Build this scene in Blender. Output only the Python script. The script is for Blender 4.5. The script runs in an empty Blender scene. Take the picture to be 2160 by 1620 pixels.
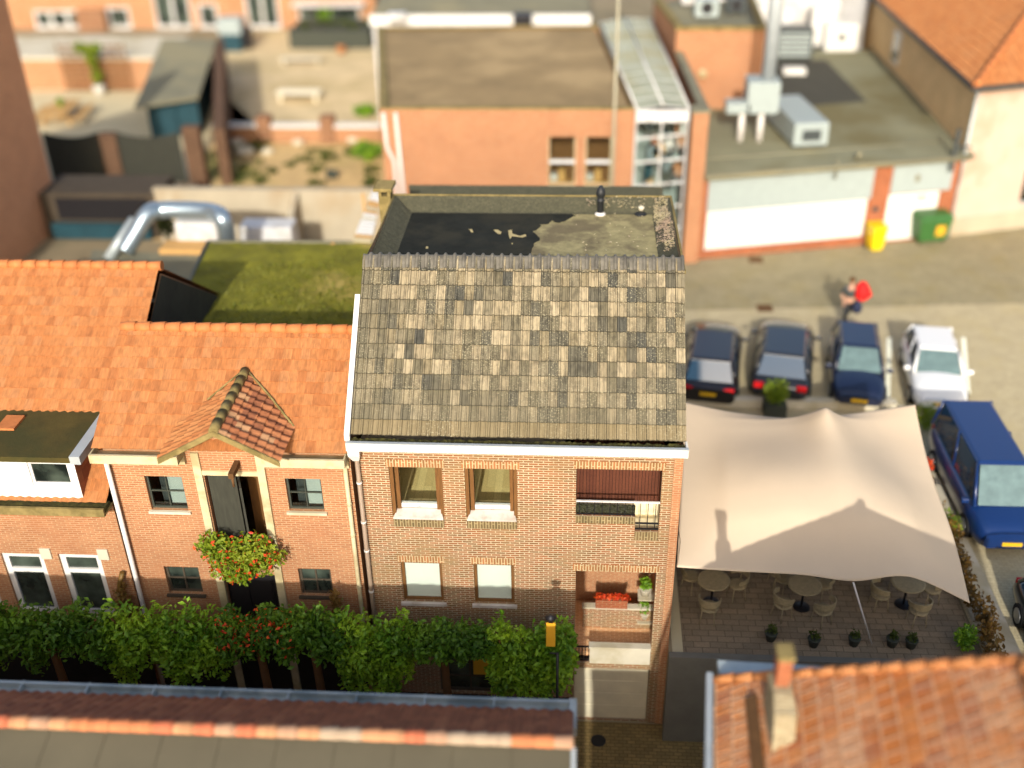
import bpy, bmesh, math, random
import numpy as np
from mathutils import Vector, Matrix
random.seed(7); rnd = random.Random(11)
S = bpy.context.scene
COL = S.collection
rad = math.radians

# ------------------------------------------------------------------ camera, sky, sun
F = 2255.0                                   # focal length in pixels of the 2160 wide photograph
CAM = np.array([0.0, 0.0, 19.0])             # metres above the car park
_dn = np.array([69, -3740, -F]); _dn /= np.linalg.norm(_dn)
_yv = np.array([157, 1360, -F]); _yv = _yv - _dn*(_yv@_dn); _yv /= np.linalg.norm(_yv)
ROT = np.array([np.cross(_yv, -_dn), _yv, -_dn])
def P(px, py, X=None, Y=None, Z=None):       # sight line through a photograph pixel met with a plane of the world
    d = ROT @ np.array([px-1080, -(py-810), -F])
    for i, v in enumerate((X, Y, Z)):
        if v is not None:
            q = CAM + d*((v-CAM[i])/d[i]); return (float(q[0]), float(q[1]), float(q[2]))
cd = bpy.data.cameras.new('camera'); cam = bpy.data.objects.new('camera', cd); COL.objects.link(cam)
cd.sensor_width = 36; cd.lens = 36*F/2160; cd.clip_start = .5; cd.clip_end = 2000
m4 = Matrix([list(ROT[i])+[CAM[i]] for i in range(3)]+[[0, 0, 0, 1]])
cam.matrix_world = m4
cd.dof.use_dof = True; cd.dof.focus_distance = 24.4; cd.dof.aperture_fstop = .1; cd.dof.aperture_blades = 0
S.camera = cam
SUN = Vector((.023, .909, -.4155)).normalized()
w = bpy.data.worlds.new('World'); S.world = w; w.use_nodes = True
nt = w.node_tree; bg = nt.nodes['Background']; sky = nt.nodes.new('ShaderNodeTexSky')
sky.sky_type = 'NISHITA'; sky.sun_disc = False; sky.sun_elevation = rad(24.5); sky.sun_rotation = rad(181.4)
sky.air_density = 1.0; sky.dust_density = 4
nt.links.new(sky.outputs[0], bg.inputs[0]); bg.inputs[1].default_value = .15
sl = bpy.data.lights.new('sun', 'SUN'); sl.energy = 3.1; sl.angle = rad(.6); sl.color = (1, .955, .875)
so = bpy.data.objects.new('sun', sl); COL.objects.link(so); so.location = (0, -30, 60)
so.rotation_euler = SUN.to_track_quat('-Z', 'Y').to_euler()
S.view_settings.view_transform = 'Standard'; S.view_settings.look = 'None'
S.view_settings.exposure = .7; S.view_settings.gamma = 1
S.cycles.max_bounces = 6; S.cycles.transparent_max_bounces = 8; S.cycles.sample_clamp_indirect = 4

# ------------------------------------------------------------------ materials
def lin(c, k=1.0):
    o = []
    for v in c:
        v = v/255.0
        o.append(min(.95, (v/12.92 if v <= .04045 else ((v+.055)/1.055)**2.4)*k))
    return (*o, 1)
class NT:
    def __init__(s, name):
        s.m = bpy.data.materials.new(name); s.m.use_nodes = True; s.t = s.m.node_tree
        s.b = s.t.nodes['Principled BSDF']; s.out = s.t.nodes['Material Output']
    def n(s, typ, props=None, **ins):
        x = s.t.nodes.new(typ)
        for k, v in (props or {}).items(): setattr(x, k, v)
        for k, v in ins.items(): s.put(x, k, v)
        return x
    def put(s, x, k, v):
        i = x.inputs[int(k[1:])] if k[0] == 'i' and k[1:].isdigit() else x.inputs[k.replace('_', ' ')]
        if isinstance(v, bpy.types.NodeSocket): s.t.links.new(v, i)
        elif isinstance(v, bpy.types.Node): s.t.links.new(v.outputs[0], i)
        else: i.default_value = v
    def uv(s): return s.n('ShaderNodeTexCoord').outputs['UV']
    def math(s, op, a, b=0.0, c=None):
        x = s.n('ShaderNodeMath', {'operation': op}); s.put(x, 'i0', a); s.put(x, 'i1', b)
        if c is not None: s.put(x, 'i2', c)
        return x.outputs[0]
    def noise(s, scale, vec, detail=3, rough=.55): return s.n('ShaderNodeTexNoise', Scale=scale, Vector=vec, Detail=detail, Roughness=rough).outputs[0]
    def scl(s, vec, sx, sy, sz=1): return s.n('ShaderNodeMapping', Vector=vec, Scale=(sx, sy, sz)).outputs[0]
    def ramp(s, fac, stops, const=False):
        x = s.n('ShaderNodeValToRGB', Fac=fac); e = x.color_ramp
        if const: e.interpolation = 'CONSTANT'
        while len(e.elements) < len(stops): e.elements.new(.5)
        for q, (p, c) in zip(e.elements, stops): q.position = p; q.color = c if len(c) == 4 else (*c, 1)
        return x.outputs[0]
    def mix(s, f, a, b, mode='MIX'):
        x = s.n('ShaderNodeMix', {'data_type': 'RGBA', 'blend_type': mode}); s.put(x, 'i0', f); s.put(x, 'i6', a); s.put(x, 'i7', b)
        return x.outputs[2]
    def bump(s, h, strength, dist=.02):
        x = s.n('ShaderNodeBump', Height=h, Strength=strength, Distance=dist); s.put(s.b, 'Normal', x)
    def fin(s, color, rough=.8, metal=0, spec=.3):
        s.put(s.b, 'Base_Color', color); s.put(s.b, 'Roughness', rough); s.put(s.b, 'Metallic', metal)
        s.b.inputs['Specular IOR Level'].default_value = spec
        return s.m
G1 = (1, 1, 1, 1)
def g(v): return (v, v, v, 1)
def plain(name, c, k=.62, rough=.7, var=.18, scale=3.0, metal=0, spec=.3, bump=0.0, stain=None, sx=1, sy=1):
    t = NT(name); uv = t.n('ShaderNodeTexCoord').outputs['Object']
    if sx != 1 or sy != 1: uv = t.scl(uv, sx, sy, sy)
    n1 = t.noise(scale, uv, 5, .62)
    c0 = lin(c, k)
    col = t.mix(1.0, c0, t.ramp(n1, [(.25, g(1-var)), (.75, g(1+var*.6))]), 'MULTIPLY')
    if stain:
        n2 = t.noise(scale*.35, uv, 4, .6)
        col = t.mix(t.ramp(n2, [(.48, g(0)), (.62, g(.8))]), col, lin(stain, k))
    if bump: t.bump(t.noise(scale*8, uv, 3), bump, .02)
    return t.fin(col, rough, metal, spec)
def brick(name, a, b, mort, k=.62, bw=.222, bh=.0625, mo=.011, vert=False, dirt=None, var=.25, joint=.5):
    t = NT(name); uv = t.uv()
    if vert: uv = t.n('ShaderNodeMapping', Vector=uv, Rotation=(0, 0, math.pi/2)).outputs[0]
    jit = t.n('ShaderNodeVectorMath', {'operation': 'MULTIPLY_ADD'})       # slightly wavy courses
    nz = t.n('ShaderNodeTexNoise', Scale=2.2, Vector=uv, Detail=2)
    t.put(jit, 'i0', nz.outputs['Color']); t.put(jit, 'i1', (.012, .012, 0)); t.put(jit, 'i2', uv)
    br = t.n('ShaderNodeTexBrick', Vector=jit.outputs[0], Color1=lin(a, k), Color2=lin(b, k), Mortar=lin(mort, k), Scale=1.0)
    br.inputs['Brick Width'].default_value = bw; br.inputs['Row Height'].default_value = bh
    br.inputs['Mortar Size'].default_value = mo; br.inputs['Mortar Smooth'].default_value = .15; br.inputs['Bias'].default_value = -.1
    n1 = t.noise(1.1, uv, 5, .6)
    col = t.mix(1.0, br.outputs[0], t.ramp(n1, [(.25, g(1-var)), (.75, g(1+var*.5))]), 'MULTIPLY')
    n3 = t.noise(14, t.scl(uv, 1, 3.2), 2)
    col = t.mix(.55, col, t.ramp(n3, [(.3, g(.7)), (.7, g(1.2))]), 'MULTIPLY')
    if dirt:
        n2 = t.noise(.7, uv, 5, .65)
        col = t.mix(t.ramp(n2, [(.5, g(0)), (.68, g(.55))]), col, lin(dirt, k))
    bp = t.n('ShaderNodeBump', Height=br.outputs['Fac'], Strength=joint, Distance=.008); bp.invert = True
    t.put(t.b, 'Normal', bp)
    return t.fin(col, .85, 0, .2)
def tiles_mat(name, pal, tw, gg, k=.62, streak=.35, lichen=None, lich=(.62, .68), blotch=.5, rough=.75, joint=0, eave=None, bond=False, jc=(40, 40, 32), jw=(.07, .035)):
    t = NT(name); uv = t.uv(); sp = t.n('ShaderNodeSeparateXYZ', Vector=uv)
    cu = t.math('FLOOR', t.math('DIVIDE', sp.outputs[0], tw)); cv = t.math('FLOOR', t.math('DIVIDE', sp.outputs[1], gg))
    if bond: cu = t.math('FLOOR', t.math('ADD', t.math('DIVIDE', sp.outputs[0], tw), t.math('MULTIPLY', t.math('MODULO', cv, 2.0), .5)))
    cv3 = t.n('ShaderNodeCombineXYZ', X=cu, Y=cv)
    wn = t.n('ShaderNodeTexWhiteNoise', {'noise_dimensions': '3D'}, Vector=cv3.outputs[0])
    stops = []; n = len(pal); fu = t.math('FRACT', t.math('DIVIDE', sp.outputs[0], tw)); fv = t.math('FRACT', t.math('DIVIDE', sp.outputs[1], gg))
    for i, (c, wgt) in enumerate(pal): stops.append((sum(p[1] for p in pal[:i])/sum(p[1] for p in pal), lin(c, k)))
    col = t.ramp(wn.outputs[0], stops, True)
    st = t.noise(3.0, t.scl(uv, 16, 1.4), 3)
    col = t.mix(streak, col, t.ramp(st, [(.3, g(.62)), (.7, g(1.25))]), 'MULTIPLY')
    add = t.n('ShaderNodeVectorMath', {'operation': 'MULTIPLY_ADD'}); t.put(add, 'i0', wn.outputs['Color']); t.put(add, 'i1', (9, 9, 9)); t.put(add, 'i2', uv)
    bl = t.noise(5.0, t.scl(add.outputs[0], 1.6, 1), 3)
    col = t.mix(blotch, col, t.ramp(bl, [(.36, g(.58)), (.54, g(1.08))]), 'MULTIPLY')
    if eave:
        fe_ = t.n('ShaderNodeMapRange', Value=sp.outputs[1]); [t.put(fe_, 'i%d' % i_, v_) for i_, v_ in ((1, .45), (2, 1.7), (3, .55), (4, 0))]
        fl_ = t.n('ShaderNodeMapRange', Value=sp.outputs[0]); [t.put(fl_, 'i%d' % i_, v_) for i_, v_ in ((1, .15), (2, .8), (3, .7), (4, 0))]
        col = t.mix(t.math('MAXIMUM', fe_.outputs[0], fl_.outputs[0]), col, lin((142, 133, 106), k))
        col = t.mix(t.math('MULTIPLY', t.math('LESS_THAN', sp.outputs[1], gg), .45), col, lin(eave, k))
    if joint: col = t.mix(t.math('MULTIPLY', t.math('MAXIMUM', t.math('LESS_THAN', fu, jw[0]), t.math('LESS_THAN', fv, jw[1])), joint), col, lin(jc, k))
    if lichen:
        li = t.noise(28, uv, 2); big = t.noise(.8, uv, 3)
        f = t.math('MULTIPLY', t.ramp(li, [(lich[0], g(0)), (lich[1], g(1))]), t.ramp(big, [(.4, g(0)), (.6, g(.8))]))
        col = t.mix(f, col, lin(lichen, k))
    t.bump(t.noise(40, uv, 2), .25, .01)
    return t.fin(col, rough, 0, .3)
def glass(name):
    t = NT(name); tr = t.n('ShaderNodeBsdfTransparent', Color=(.93, .96, .94, 1)); gl = t.n('ShaderNodeBsdfGlossy', Roughness=.02)
    lw = t.n('ShaderNodeLayerWeight', Blend=.5); mx = t.n('ShaderNodeMixShader', Fac=t.math('MULTIPLY_ADD', t.math('POWER', lw.outputs['Facing'], 4.0), .5, .05)); t.put(mx, 'i1', tr); t.put(mx, 'i2', gl)
    t.put(t.out, 'Surface', mx); return t.m
def leafmat(name, a, b, c, k=.62):
    t = NT(name); ob = t.n('ShaderNodeTexCoord').outputs['Object']
    n1 = t.noise(1.6, ob, 3); n2 = t.noise(17, ob, 2)
    col = t.mix(t.ramp(n1, [(.35, g(0)), (.65, g(1))]), lin(a, k), lin(b, k))
    col = t.mix(t.ramp(n2, [(.5, g(0)), (.72, g(.8))]), col, lin(c, k))
    t.fin(col, .55, 0, .4); t.b.inputs['Transmission Weight'].default_value = 0
    tl = t.n('ShaderNodeBsdfTranslucent', Color=col); mx = t.n('ShaderNodeMixShader', Fac=.3)
    t.put(mx, 'i1', t.b.outputs[0]); t.put(mx, 'i2', tl); t.put(t.out, 'Surface', mx); return t.m

M = {}
sl0 = math.hypot(3.0, 2.89)/12
M['facade'] = brick('facade_brick', (188, 118, 76), (146, 108, 70), (236, 218, 178), .54, dirt=(176, 146, 96), var=.16)
M['soldier'] = brick('soldier_brick', (196, 132, 84), (160, 118, 74), (228, 206, 160), .62, bw=.3, bh=.066, vert=True)
M['sillbrick'] = brick('sill_brick', (150, 124, 84), (120, 104, 70), (196, 176, 130), .6, bw=.3, bh=.066, vert=True, dirt=(92, 84, 54))
M['orange_brick'] = brick('orange_brick', (222, 142, 90), (208, 126, 78), (234, 194, 154), .5, var=.14)
M['warm_brick'] = brick('warm_brick', (210, 144, 98), (188, 122, 82), (220, 182, 140), .6, dirt=(196, 132, 92), var=.14)
M['old_brick'] = brick('old_brick', (176, 112, 76), (146, 92, 64), (190, 160, 124), .6, dirt=(150, 108, 80))
M['tall_brick'] = brick('tall_brick', (208, 142, 98), (188, 124, 84), (206, 160, 124), 1.1, var=.12)
M['pale_brick'] = brick('pale_brick', (196, 176, 136), (166, 144, 106), (220, 206, 170), .6, dirt=(120, 104, 72))
M['red_brick'] = brick('red_brick', (196, 96, 56), (168, 82, 50), (200, 150, 110), .6)
M['tan_brick'] = brick('tan_brick', (226, 186, 132), (208, 166, 112), (232, 204, 156), .95, var=.16)
M['cream_render'] = plain('cream_render', (236, 206, 184), .58, .9, .08, 1.2, stain=(216, 182, 152), bump=.1)
M['white_paint'] = plain('white_paint', (248, 245, 236), .68, .5, .06, 2.0)
M['white_pvc'] = plain('white_pvc', (240, 238, 234), .64, .35, .05, 3, stain=(214, 208, 196))
M['cream_paint'] = plain('cream_paint', (232, 216, 172), .62, .6, .14, 4, stain=(190, 172, 124))
M['wood_jamb'] = plain('wood_jamb', (150, 104, 56), .5, .6, .35, 5, sx=6, sy=.8)
M['white_sill'] = plain('white_sill', (236, 224, 212), .62, .5, .1, 6, stain=(200, 184, 166))
M['zinc'] = plain('zinc', (180, 188, 186), .9, .45, .14, 2.5, metal=.35, stain=(120, 136, 140))
M['zinc_light'] = plain('zinc_light', (206, 214, 216), .6, .45, .12, 2.5, metal=.2)
M['steel_duct'] = plain('steel_duct', (176, 192, 200), .8, .32, .1, 3, metal=.75)
M['pipe_taupe'] = plain('pipe_taupe', (176, 152, 128), .6, .5, .12, 4)
M['pipe_white'] = plain('pipe_white', (240, 234, 226), .7, .4, .08, 4)
M['black_metal'] = plain('black_metal', (34, 32, 34), .8, .45, .1, 5)
M['black_plastic'] = plain('black_plastic', (40, 42, 44), .8, .5, .2, 9)
M['decking'] = brick('brown_boards', (126, 74, 52), (112, 64, 46), (60, 32, 24), .5, bw=40, bh=.075, mo=.006, vert=True, var=.2)
M['floor_wood'] = brick('oak_floor', (216, 190, 132), (196, 168, 112), (168, 140, 92), 1.4, bw=1.6, bh=.19, mo=.003, vert=True, var=.12, joint=.1)
M['room'] = plain('room_plaster', (190, 180, 160), .6, .9, .1)
M['pale_floor'] = plain('pale_balcony_floor', (236, 222, 182), .95, .8, .14, 5, stain=(190, 180, 150))
M['loggia_brick'] = brick('loggia_brick', (214, 158, 108), (196, 138, 92), (232, 200, 156), 1.1)
M['glass'] = glass('clear_window_glass')
t = NT('dark_window_glass'); uvo = t.n('ShaderNodeTexCoord').outputs['Object']
M['dglass'] = t.fin(t.ramp(t.noise(1.3, uvo, 3), [(.35, lin((20, 26, 24))), (.7, lin((74, 84, 74)))]), .06, 0, .6)  # paler noise patches paint reflections into the dark panes
M['wglass'] = plain('windscreen_glass', (126, 152, 150), .6, .08, .35, 1.5, spec=.8, stain=(60, 84, 86))  # pale mottled colour paints reflected sky and trees on the windscreens
t = NT('car_glass'); M['cglass'] = t.fin(lin((30, 58, 80)), .05, 0, .9)  # blue base colour stands for sky reflected in the car windows
M['blind'] = plain('roller_blind', (246, 244, 236), .8, .7, .04, 2)
M['moss'] = plain('gutter_moss', (92, 88, 40), .55, .95, .6, 12, bump=.8, stain=(58, 54, 26))
pal = [((208, 190, 152), 4), ((194, 177, 142), 4), ((220, 202, 164), 2.6), ((168, 156, 126), 4), ((146, 136, 108), 4.5), ((126, 120, 100), 3.4), ((106, 104, 92), 2), ((178, 162, 126), 3)]
M['greytile'] = tiles_mat('grey_concrete_tiles', pal, .2135, sl0, .44, joint=.6, eave=(190, 166, 116), streak=.5, blotch=.85, lichen=(232, 222, 184), lich=(.57, .64))
M['ridgetile'] = plain('ridge_tiles', (138, 132, 118), .55, .45, .35, 6, stain=(96, 92, 84))
pal = [((230, 152, 90), 4), ((226, 146, 84), 3), ((234, 158, 96), 3), ((216, 138, 80), 2), ((228, 156, 98), 2)]
M['orangetile'] = tiles_mat('orange_pantiles', pal, .21, .29, .48, streak=.6, blotch=.4)
pal = [((204, 124, 62), 4), ((194, 114, 56), 3), ((212, 134, 72), 3), ((182, 106, 60), 2), ((210, 146, 98), 1.5)]
M['agedtile'] = tiles_mat('aged_orange_pantiles', pal, .27, .30, .68, joint=.65, bond=True, jc=(232, 200, 164), jw=(.13, .1), streak=.35, lichen=(226, 200, 168), lich=(.48, .64), blotch=.4)
pal = [((186, 116, 74), 3), ((200, 130, 84), 3), ((164, 102, 68), 2), ((206, 156, 112), 1)]
M['browntile'] = tiles_mat('brown_pantiles', pal, .21, .29, .6, streak=.35)
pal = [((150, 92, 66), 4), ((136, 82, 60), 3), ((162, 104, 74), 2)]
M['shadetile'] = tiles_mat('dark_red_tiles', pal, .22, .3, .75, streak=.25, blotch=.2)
pal = [((226, 140, 90), 3), ((216, 122, 84), 3), ((196, 172, 144), 2), ((220, 158, 112), 2), ((206, 160, 126), 2)]
M['ridgecap'] = tiles_mat('ridge_caps', pal, .355, 5, .6, streak=.2)
M['ridge_orange'] = plain('ridge_orange', (226, 140, 80), .6, .7, .3, 3)
M['bitumen'] = plain('weathered_bitumen', (152, 141, 100), .9, .9, .4, 3.6, stain=(98, 86, 64), bump=.3)
M['parapet'] = plain('mossy_parapet_felt', (106, 103, 80), .6, .95, .6, 22, stain=(88, 86, 66), bump=.8)
M['wet'] = plain('dark_wet_bitumen', (46, 47, 42), .75, .9, .3, 2.2, bump=.25, stain=(60, 58, 48), spec=.08)
M['dustpatch'] = plain('dry_bitumen_patch', (190, 172, 122), .8, .9, .2, 5)
M['brownroof'] = plain('brown_felt_roof', (140, 118, 82), .98, .9, .22, .7, stain=(164, 140, 100), bump=.2)
M['greyroof'] = plain('grey_felt_roof', (126, 122, 100), .85, .9, .2, .8, stain=(142, 134, 104))
M['garageroof'] = plain('garage_felt_roof', (130, 128, 102), .95, .9, .2, .5, stain=(104, 94, 58))
M['darkroof'] = plain('new_dark_felt', (74, 72, 62), .85, .9, .15, 1.5)
M['olive_panel'] = plain('olive_roof_sheet', (118, 110, 88), .5, .8, .14, 1.0, bump=.1)
M['mossroof'] = plain('moss_cover', (116, 112, 30), .95, .95, .5, .8, stain=(178, 154, 84), bump=.7)
M['mossdark'] = plain('dark_moss_felt', (84, 72, 30), .75, .95, .4, 1.3, stain=(60, 60, 26), bump=.5)
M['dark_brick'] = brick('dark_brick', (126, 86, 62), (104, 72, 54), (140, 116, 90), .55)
M['concrete'] = plain('concrete_wall', (206, 192, 164), .62, .9, .14, .9, stain=(190, 164, 124))
M['pale_stone'] = plain('pale_coping', (232, 222, 196), .66, .85, .12, 2, stain=(200, 186, 150))
M['stone_cap'] = plain('mossy_stone_cap', (164, 144, 90), .62, .95, .3, 6, stain=(122, 108, 62), bump=.4)
M['dirt'] = plain('garden_dirt', (206, 184, 142), .98, .95, .25, .55, stain=(176, 156, 112), bump=.3)
M['dirtgreen'] = plain('weedy_dirt', (200, 170, 118), .95, .95, .3, .5, stain=(124, 122, 52), bump=.4)
M['patio'] = plain('patio_paving', (196, 182, 146), .98, .9, .12, .8)
M['yard'] = plain('yard_ground', (150, 134, 104), .9, .95, .25, .5, stain=(110, 104, 80))
M['street'] = brick('clay_pavers', (172, 160, 126), (156, 146, 114), (130, 120, 92), .84, bw=.21, bh=.105, mo=.008, dirt=(150, 136, 92), var=.2)
M['parking'] = brick('parking_pavers', (196, 182, 146), (184, 170, 136), (160, 146, 114), .9, bw=.21, bh=.105, mo=.006, dirt=(180, 164, 120), var=.12)
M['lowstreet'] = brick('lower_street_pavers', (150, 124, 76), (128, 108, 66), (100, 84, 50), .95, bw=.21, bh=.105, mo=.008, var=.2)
M['terrace'] = brick('terrace_pavers', (150, 130, 104), (132, 116, 94), (104, 92, 72), .95, bw=.4, bh=.2, mo=.01, var=.2)
M['line'] = plain('road_paint', (248, 240, 214), 1.1, .8, .2, 6)
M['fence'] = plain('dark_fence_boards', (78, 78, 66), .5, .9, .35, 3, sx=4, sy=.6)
M['teal'] = plain('teal_boards', (34, 74, 84), .7, .6, .25, 2)
M['tent'] = plain('tent_canvas', (236, 213, 182), .66, .8, .05, .8)
M['darkgreen'] = plain('dark_planter', (78, 82, 70), .6, .8, .2, 3)
M['basement'] = plain('basement_plaster', (92, 80, 64), .6, .9, .2, 2)
M['wallgrey'] = plain('grey_wall', (128, 124, 112), .7, .85, .15, 2)
M['garage_grey'] = plain('garage_door_grey', (204, 194, 166), 1.15, .6, .12, 2)
M['yellow'] = plain('yellow_plastic', (250, 214, 20), .7, .4, .05)
M['green_bin'] = plain('green_plastic', (74, 128, 64), .5, .45, .1)
M['orange_sign'] = plain('orange_label', (240, 180, 50), .7, .5, .05)
M['leaf'] = leafmat('lime_leaves', (70, 110, 18), (132, 164, 36), (42, 76, 14), 1.35)
M['leaf2'] = leafmat('darker_lime_leaves', (54, 90, 16), (96, 132, 28), (36, 62, 14), 1.15)
M['leafb'] = leafmat('bright_leaves', (120, 146, 26), (150, 160, 40), (84, 116, 20), .85)
M['leafd'] = leafmat('dark_leaves', (60, 82, 20), (104, 110, 34), (40, 56, 16), .8)
M['mosstuft'] = leafmat('moss_tuft_leaves', (108, 116, 26), (136, 132, 46), (80, 92, 20), .95)
M['leafdry'] = leafmat('dry_leaves', (150, 112, 50), (120, 92, 42), (100, 98, 40), .8)
M['redflower'] = leafmat('red_petals', (230, 84, 30), (210, 50, 30), (240, 130, 40), .85)
M['hedge_strip'] = leafmat('artificial_hedge', (60, 62, 36), (72, 74, 44), (40, 42, 26), .7)
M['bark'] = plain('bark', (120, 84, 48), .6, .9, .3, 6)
M['wood'] = plain('pale_wood', (220, 172, 104), .7, .7, .2, 3, sx=1, sy=6)
M['whitewood'] = plain('white_table_top', (246, 236, 206), .85, .6, .06, 2)
M['tar'] = plain('tarred_plinth', (40, 36, 32), .6, .8, .2, 2)  # near-black colour standing for deep shade at the wall feet
M['pole'] = plain('pole_paint', (206, 198, 168), .5, .5, .08)
M['rattan'] = plain('rattan', (190, 172, 132), .6, .7, .25, 14)
M['rubber'] = plain('rubber', (26, 26, 27), .8, .8, .1)
M['rim'] = plain('alloy_rim', (180, 182, 184), .7, .35, .05, metal=.8)
M['red_lens'] = plain('red_lens', (200, 24, 28), .8, .25, .05)
M['head_lens'] = plain('headlight_lens', (216, 220, 226), .8, .12, .05)
M['plate'] = plain('yellow_plate', (244, 196, 40), .7, .5, .03)
M['skin'] = plain('skin', (222, 170, 140), .6, .6, .05)
M['ac'] = plain('grey_unit', (186, 198, 194), .58, .5, .08, 3)
M['acdark'] = plain('dark_unit', (70, 76, 76), .7, .5, .15, 3)
def paint(name, c, k=.8):
    t = NT(name); t.fin(lin(c, k), .28, 0, .5); t.b.inputs['Coat Weight'].default_value = .6; t.b.inputs['Coat Roughness'].default_value = .04; return t.m

# ------------------------------------------------------------------ mesh builder
def org(o):
    v = Vector((0, 0, 0))
    while o is not None: v += Vector(o.location); o = o.parent
    return v
class MB:
    def __init__(s, T=None): s.v = []; s.f = []; s.sm = []; s.uvs = {}; s.T = T
    def pt(s, p):
        if s.T:
            (ox, oy, oz), a = s.T; c, n = math.cos(a), math.sin(a)
            p = (ox+p[0]*c-p[1]*n, oy+p[0]*n+p[1]*c, oz+p[2])
        s.v.append((float(p[0]), float(p[1]), float(p[2]))); return len(s.v)-1
    def face(s, pts, smooth=False, uv=None):
        s.fi([s.pt(p) for p in pts], smooth, uv); return s
    def fi(s, idx, smooth=False, uv=None):
        if uv: s.uvs[len(s.f)] = uv
        s.f.append(idx); s.sm.append(smooth)
    def hexa(s, c):                                            # 8 corners: bottom 0-3 ccw, top 4-7
        i = [s.pt(p) for p in c]
        for q in ((3, 2, 1, 0), (4, 5, 6, 7), (0, 1, 5, 4), (1, 2, 6, 5), (2, 3, 7, 6), (3, 0, 4, 7)): s.fi([i[k] for k in q])
        return s
    def box(s, x0, x1, y0, y1, z0, z1):
        return s.hexa([(x0, y0, z0), (x1, y0, z0), (x1, y1, z0), (x0, y1, z0), (x0, y0, z1), (x1, y0, z1), (x1, y1, z1), (x0, y1, z1)])
    def prism(s, poly, z0, z1, top=True, bottom=True, skip=()):
        n = len(poly)
        a = sum(poly[i][0]*poly[(i+1) % n][1]-poly[(i+1) % n][0]*poly[i][1] for i in range(n))
        if a < 0: poly = poly[::-1]
        z1f = z1 if callable(z1) else (lambda x, y: z1)
        b = [s.pt((x, y, z0)) for x, y in poly]; t_ = [s.pt((x, y, z1f(x, y))) for x, y in poly]
        for i in range(n):
            if i in skip: continue
            j = (i+1) % n; s.fi([b[i], b[j], t_[j], t_[i]])
        if top: s.fi(t_)
        if bottom: s.fi(b[::-1])
        return s
    def rod(s, a, b, r0, r1=None, n=8, caps=True, smooth=True):
        r1 = r0 if r1 is None else r1
        a = Vector(a); b = Vector(b); d = (b-a).normalized(); u = d.orthogonal().normalized(); w_ = d.cross(u)
        A = []; B = []
        for k in range(n):
            q = 2*math.pi*k/n; e = u*math.cos(q)+w_*math.sin(q)
            A.append(s.pt(a+e*r0)); B.append(s.pt(b+e*r1))
        for k in range(n):
            j = (k+1) % n; s.fi([A[k], A[j], B[j], B[k]], smooth)
        if caps: s.fi(A[::-1]); s.fi(B)
        return s
    def tube(s, pts, r, n=8):
        pts = [Vector(p) for p in pts]; rings = []
        for i, p in enumerate(pts):
            d = (pts[min(i+1, len(pts)-1)]-pts[max(i-1, 0)]).normalized()
            u = d.cross(Vector((.31, .2, .93))); u = u.normalized() if u.length > .05 else d.orthogonal().normalized()
            w_ = d.cross(u); rr = r[i] if isinstance(r, (list, tuple)) else r
            rings.append([s.pt(p+(u*math.cos(2*math.pi*k/n)+w_*math.sin(2*math.pi*k/n))*rr) for k in range(n)])
        for a, b in zip(rings, rings[1:]):
            for k in range(n): s.fi([a[k], a[(k+1) % n], b[(k+1) % n], b[k]], True)
        s.fi(rings[0][::-1]); s.fi(rings[-1]); return s
    def lathe(s, c, prof, n=14, smooth=True):
        rings = [[s.pt((c[0]+r*math.cos(2*math.pi*k/n), c[1]+r*math.sin(2*math.pi*k/n), c[2]+z)) for k in range(n)] for r, z in prof]
        for a, b in zip(rings, rings[1:]):
            for k in range(n): s.fi([a[k], a[(k+1) % n], b[(k+1) % n], b[k]], smooth)
        s.fi(rings[0][::-1]); s.fi(rings[-1]); return s
    def grid(s, pts, smooth=True, uv=None):                    # pts[i][j]
        I = [[s.pt(p) for p in row] for row in pts]
        for i in range(len(I)-1):
            for j in range(len(I[0])-1):
                s.fi([I[i][j], I[i][j+1], I[i+1][j+1], I[i+1][j]], smooth,
                     [uv[i][j], uv[i][j+1], uv[i+1][j+1], uv[i+1][j]] if uv else None)
        return s
    def wall(s, x0, x1, z0, z1, y, ops, depth):                # wall facing -y with openings and their reveals
        xs = sorted({x0, x1, *[o[0] for o in ops], *[o[1] for o in ops]}); zs = sorted({z0, z1, *[o[2] for o in ops], *[o[3] for o in ops]})
        op = lambda i, k: (0 <= i < len(xs)-1 and 0 <= k < len(zs)-1) and any(o[0] <= (xs[i]+xs[i+1])/2 <= o[1] and o[2] <= (zs[k]+zs[k+1])/2 <= o[3] for o in ops)
        for i in range(len(xs)-1):
            for k in range(len(zs)-1):
                a, b, c, d = xs[i], xs[i+1], zs[k], zs[k+1]
                if not op(i, k): s.face([(a, y, c), (b, y, c), (b, y, d), (a, y, d)]); continue
                e = y+depth
                if not op(i-1, k): s.face([(a, y, c), (a, y, d), (a, e, d), (a, e, c)])
                if not op(i+1, k): s.face([(b, y, c), (b, e, c), (b, e, d), (b, y, d)])
                if not op(i, k-1): s.face([(a, y, c), (a, e, c), (b, e, c), (b, y, c)])
                if not op(i, k+1): s.face([(a, y, d), (b, y, d), (b, e, d), (a, e, d)])
        return s
    def shell(s, x0, x1, y0, y1, z0, z1, ops, depth=.2, top=None):
        s.wall(x0, x1, z0, z1, y0, ops, depth)
        s.face([(x1, y0, z0), (x1, y1, z0), (x1, y1, z1), (x1, y0, z1)]); s.face([(x0, y0, z0), (x0, y0, z1), (x0, y1, z1), (x0, y1, z0)])
        s.face([(x0, y1, z0), (x0, y1, z1), (x1, y1, z1), (x1, y1, z0)])
        return s
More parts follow.
